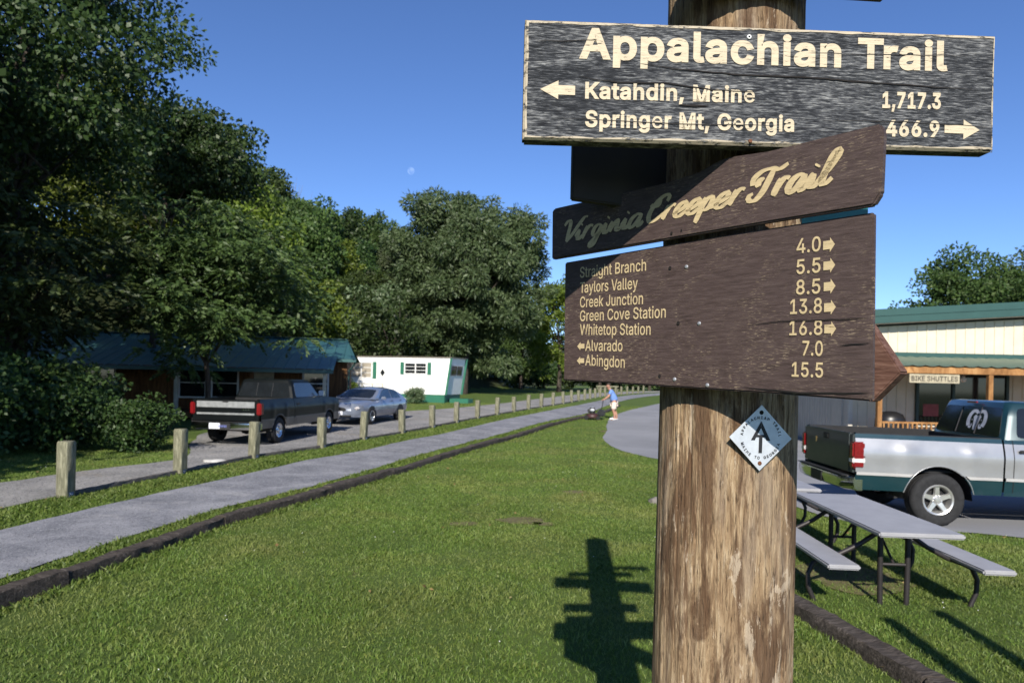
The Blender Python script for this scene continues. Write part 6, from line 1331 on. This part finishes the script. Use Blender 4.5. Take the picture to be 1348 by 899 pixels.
# ------------------------------------------------------------------ grass
def grass(name, n, ylim, ulim, dens0, d0, hgt, wid, mat, keep, seed, label, lean=.55, power=1.8):
    rng = np.random.default_rng(seed); y = np.sqrt(rng.uniform(ylim[0]**2, ylim[1]**2, n*6)); x = rng.uniform(ulim[0], ulim[1], len(y))*y
    area = (ulim[1]-ulim[0])*(ylim[1]**2-ylim[0]**2)/2; cand_d = len(y)/area
    d = np.hypot(x, y); want = dens0*np.minimum(1, (d0/d)**power); k = rng.uniform(size=len(y)) < want/cand_d; x, y, d = x[k], y[k], d[k]
    m = keep(x, y); x, y, d = x[m], y[m], d[m]; n = len(x); lod = np.maximum(1, d/d0)**.62
    cl = np.array([mnoise.noise(Vector((a*1.1, b*1.1, 2.0)))+.5*mnoise.noise(Vector((a*4, b*4, 5.0))) for a, b in zip(x, y)])
    h = hgt*rng.uniform(.55,1.5,n)*(1+.55*cl); w_ = wid*rng.uniform(.7,1.3,n)*lod; a = rng.uniform(0,2*np.pi,n); b = rng.uniform(0,2*np.pi,n); ln = h*lean*rng.uniform(.1,1.5,n)
    P = np.stack([x, y, terrain(x, y)-.004], -1); W_ = np.stack([np.cos(a)*w_, np.sin(a)*w_, 0*a], -1); Lx = np.stack([np.cos(b)*ln, np.sin(b)*ln, h*.0], -1); up = np.stack([0*h,0*h,h], -1)
    V = np.stack([P-W_*.8, P+W_*.8, P+W_+Lx*.35+up*.6, P-W_+Lx*.35+up*.6, P+Lx+up*.93], 1).reshape(-1,3); i = np.arange(n)*5
    F = np.concatenate([np.stack([i,i+1,i+2,i+3],-1), np.stack([i+3,i+2,i+4,i+4],-1)])
    me = bpy.data.meshes.new(name); T = np.concatenate([np.stack([i,i+1,i+2],-1), np.stack([i,i+2,i+3],-1), np.stack([i+3,i+2,i+4],-1)])
    me = mesh_np(name, V, T); o = link(name, me, MAT[mat]); tag(o, label, 'grass', None, 'stuff'); return n
def excl(x, y): return inpoly(TRAIL,x,y)|inpoly(ROAD,x,y)|inpoly(LOT,x,y)
pts_ = np.array(LOGP)
def lawn_keep(x, y):
    m = ~excl(x, y)
    for (p, rx, ry) in PATCH: m &= ~((((x-p[0])/rx)**2+((y-p[1])/ry)**2 < .6) & (RNG.uniform(size=len(x)) < .62))
    m &= ~((x < -7) & (y > 20)) & ~((x > 9.7) & (y > 17))
    lg = np.interp(y, pts_[:,1], pts_[:,0]); m &= ~(np.abs(x-lg) < .09)
    return m
NG = grass('grass', 1200000, (2.3,46), (-1.1,.95), 6200, 7.0, .031, .0021, 'grass_blade', lawn_keep, 1, 'short mown green grass of the lawn', .95)
def verge_keep(x, y):
    m = ~excl(x, y); lg = np.interp(y, pts_[:,1], pts_[:,0]); 
    bx = np.interp(y, [p[1] for p in BOLL], [p[0] for p in BOLL])
    near_log = (np.abs(x-lg+.25) < .45) | ((x-lg > .05) & (x-lg < .28)); strip = (x < lg-.08) & (x > bx-.1)
    return m & (np.abs(x-lg) > .095) & (strip | near_log) & (y < 40)
grass('weeds', 220000, (2.3,40), (-1.3,.25), 1100, 8.0, .050, .0075, 'weed_leaf', verge_keep, 2, 'leafy weeds along the trail edges and the timber border', .9, 1.5)
def clover_keep(x, y): 
    m = lawn_keep(x, y); c = np.array([mnoise.noise(Vector((a*.8+9, b*.8, 1))) for a, b in zip(x, y)]); return m & (c > -.05) & (y < 16)
grass('clover', 90000, (3.2,16), (-.86,.86), 500, 7.0, .024, .0075, 'weed_leaf', clover_keep, 3, 'small clover leaves mixed through the lawn', 1.1)

# clover heads and a few fallen leaves in the lawn
rngc = np.random.default_rng(8); yy_ = np.sqrt(rngc.uniform(3.3**2, 17**2, 2600)); xx_ = rngc.uniform(-.85,.85,2600)*yy_; k = lawn_keep(xx_, yy_); xx_, yy_ = xx_[k], yy_[k]
cn = np.array([mnoise.noise(Vector((a*.55+3, b*.55, 7))) for a, b in zip(xx_, yy_)]); k = cn > .12; xf_, yf_ = xx_[k][:70], yy_[k][:70]
mb = MB()
for x, y in zip(xf_, yf_):
    r = random.uniform(.004,.0065); z = tz(x,y)+random.uniform(.03,.055)
    mb.add([(x+r,y,z),(x,y+r,z),(x-r,y,z),(x,y-r,z),(x,y,z+r),(x,y,z-r)],[(0,1,4),(1,2,4),(2,3,4),(3,0,4),(1,0,5),(2,1,5),(3,2,5),(0,3,5)])
o = obj('clover_flowers', mb, MAT['white_paint'], None); tag(o, 'tiny white clover heads dotted over the lawn', 'flowers', None, 'stuff')
P_ = np.stack([xx_[-70:], yy_[-70:], terrain(xx_[-70:], yy_[-70:])+.04], -1); D_ = rngc.normal(size=P_.shape); D_[:,2] *= .25
V_, F_ = leaves(P_, D_, rngc.uniform(.03,.075,len(P_)), rngc.uniform(.008,.02,len(P_)), rngc)
o = link('fallen_leaves', mesh_np('fallen_leaves', V_, F_), leaf_mat('dry_leaf', (.16,.10,.04), (.26,.19,.08), (.34,.28,.12), .7, .2, .2, 0)); tag(o, 'dry fallen leaves scattered on the lawn', 'leaves', None, 'stuff')

# loose stones on the gravel
def pebbles(name, poly, n, ylim, label, seed):
    rng = np.random.default_rng(seed); P = np.array(poly); y = np.sqrt(rng.uniform(ylim[0]**2, ylim[1]**2, n*6)); x = rng.uniform(-1.2,.1,n*6)*y
    k = inpoly(poly, x, y); x, y = x[k][:n], y[k][:n]; n = len(x); r = rng.uniform(.004,.011,n)*np.maximum(1, y/14)**.5; z = terrain(x, y)+.019
    O = np.array([(1,0,0),(0,1,0),(-1,0,0),(0,-1,0),(0,0,.7),(0,0,-.5)]); J = O[None]*rng.uniform(.6,1.3,(n,6,1)); V = np.stack([x,y,z],-1)[:,None]+J*r[:,None,None]
    F = np.array([(0,1,4),(1,2,4),(2,3,4),(3,0,4),(1,0,5),(2,1,5),(3,2,5),(0,3,5)]); F = (np.arange(n)*6)[:,None,None]+F[None]
    o = link(name, mesh_np(name, V.reshape(-1,3), F.reshape(-1,3)), MAT['pebble']); tag(o, label, 'gravel', None, 'stuff')
t = NT('pebble'); g = t.n('ShaderNodeNewGeometry'); MAT['pebble'] = t.bsdf(t.ramp(g.outputs['Random Per Island'], [(0,(.08,.085,.10)),(.6,(.17,.173,.19)),(1,(.27,.27,.285))]), .9, 0, .2)
pebbles('trail_stones', TRAIL, 26000, (4,26), 'loose blue grey gravel stones on the trail', 21)
pebbles('road_stones', ROAD, 12000, (7,28), 'loose gravel stones on the drive beyond the bollards', 22)

# two unseen posts added to cast the shadow bands by the picnic table
for i, (x, y, h) in enumerate(((3.33,.85,3.15),(2.75,.55,3.2))):
    o = obj('shadow_post', MB().box((0,0,h/2-.1),(.13,.13,h+.2), bev=.012), MAT['bollard_wood'], None, loc=(x,y,0)); tag(o, ('taller' if i else 'shorter')+' unseen post added to cast a shadow from outside the right edge', 'post', 'added shadow posts outside the right edge')
# ------------------------------------------------------------------ moon
def moon():
    px, py = 541, 225; u = (px-674)/FPX; v = (500-py)/FPX; d = 3000.0; p = ((u*cr-v*sr)*d, d, (u*sr+v*cr)*d+H_EYE)
    b = bmesh.new(); bmesh.ops.create_uvsphere(b, u_segments=32, v_segments=20, radius=15.5); me = bpy.data.meshes.new('moon'); b.to_mesh(me); b.free(); smooth_mesh(me, 180)
    t = NT('moon_surface'); f = t.noise(t.coord((.06,.06,.06)), 1.0, 4, .6); em = t.n('ShaderNodeEmission'); em.inputs[0].default_value = (.9,.95,1,1); t.l(t.math('MULTIPLY', t.ramp(f, [(.42,.15),(.6,1)]), .055), em.inputs[1])
    tr = t.n('ShaderNodeBsdfTransparent'); ad = t.n('ShaderNodeAddShader'); t.l(em.outputs[0], ad.inputs[0]); t.l(tr.outputs[0], ad.inputs[1]); t.l(ad.outputs[0], t.out.inputs[0])
    return structure(link('moon', me, t.m, None, p))
moon()
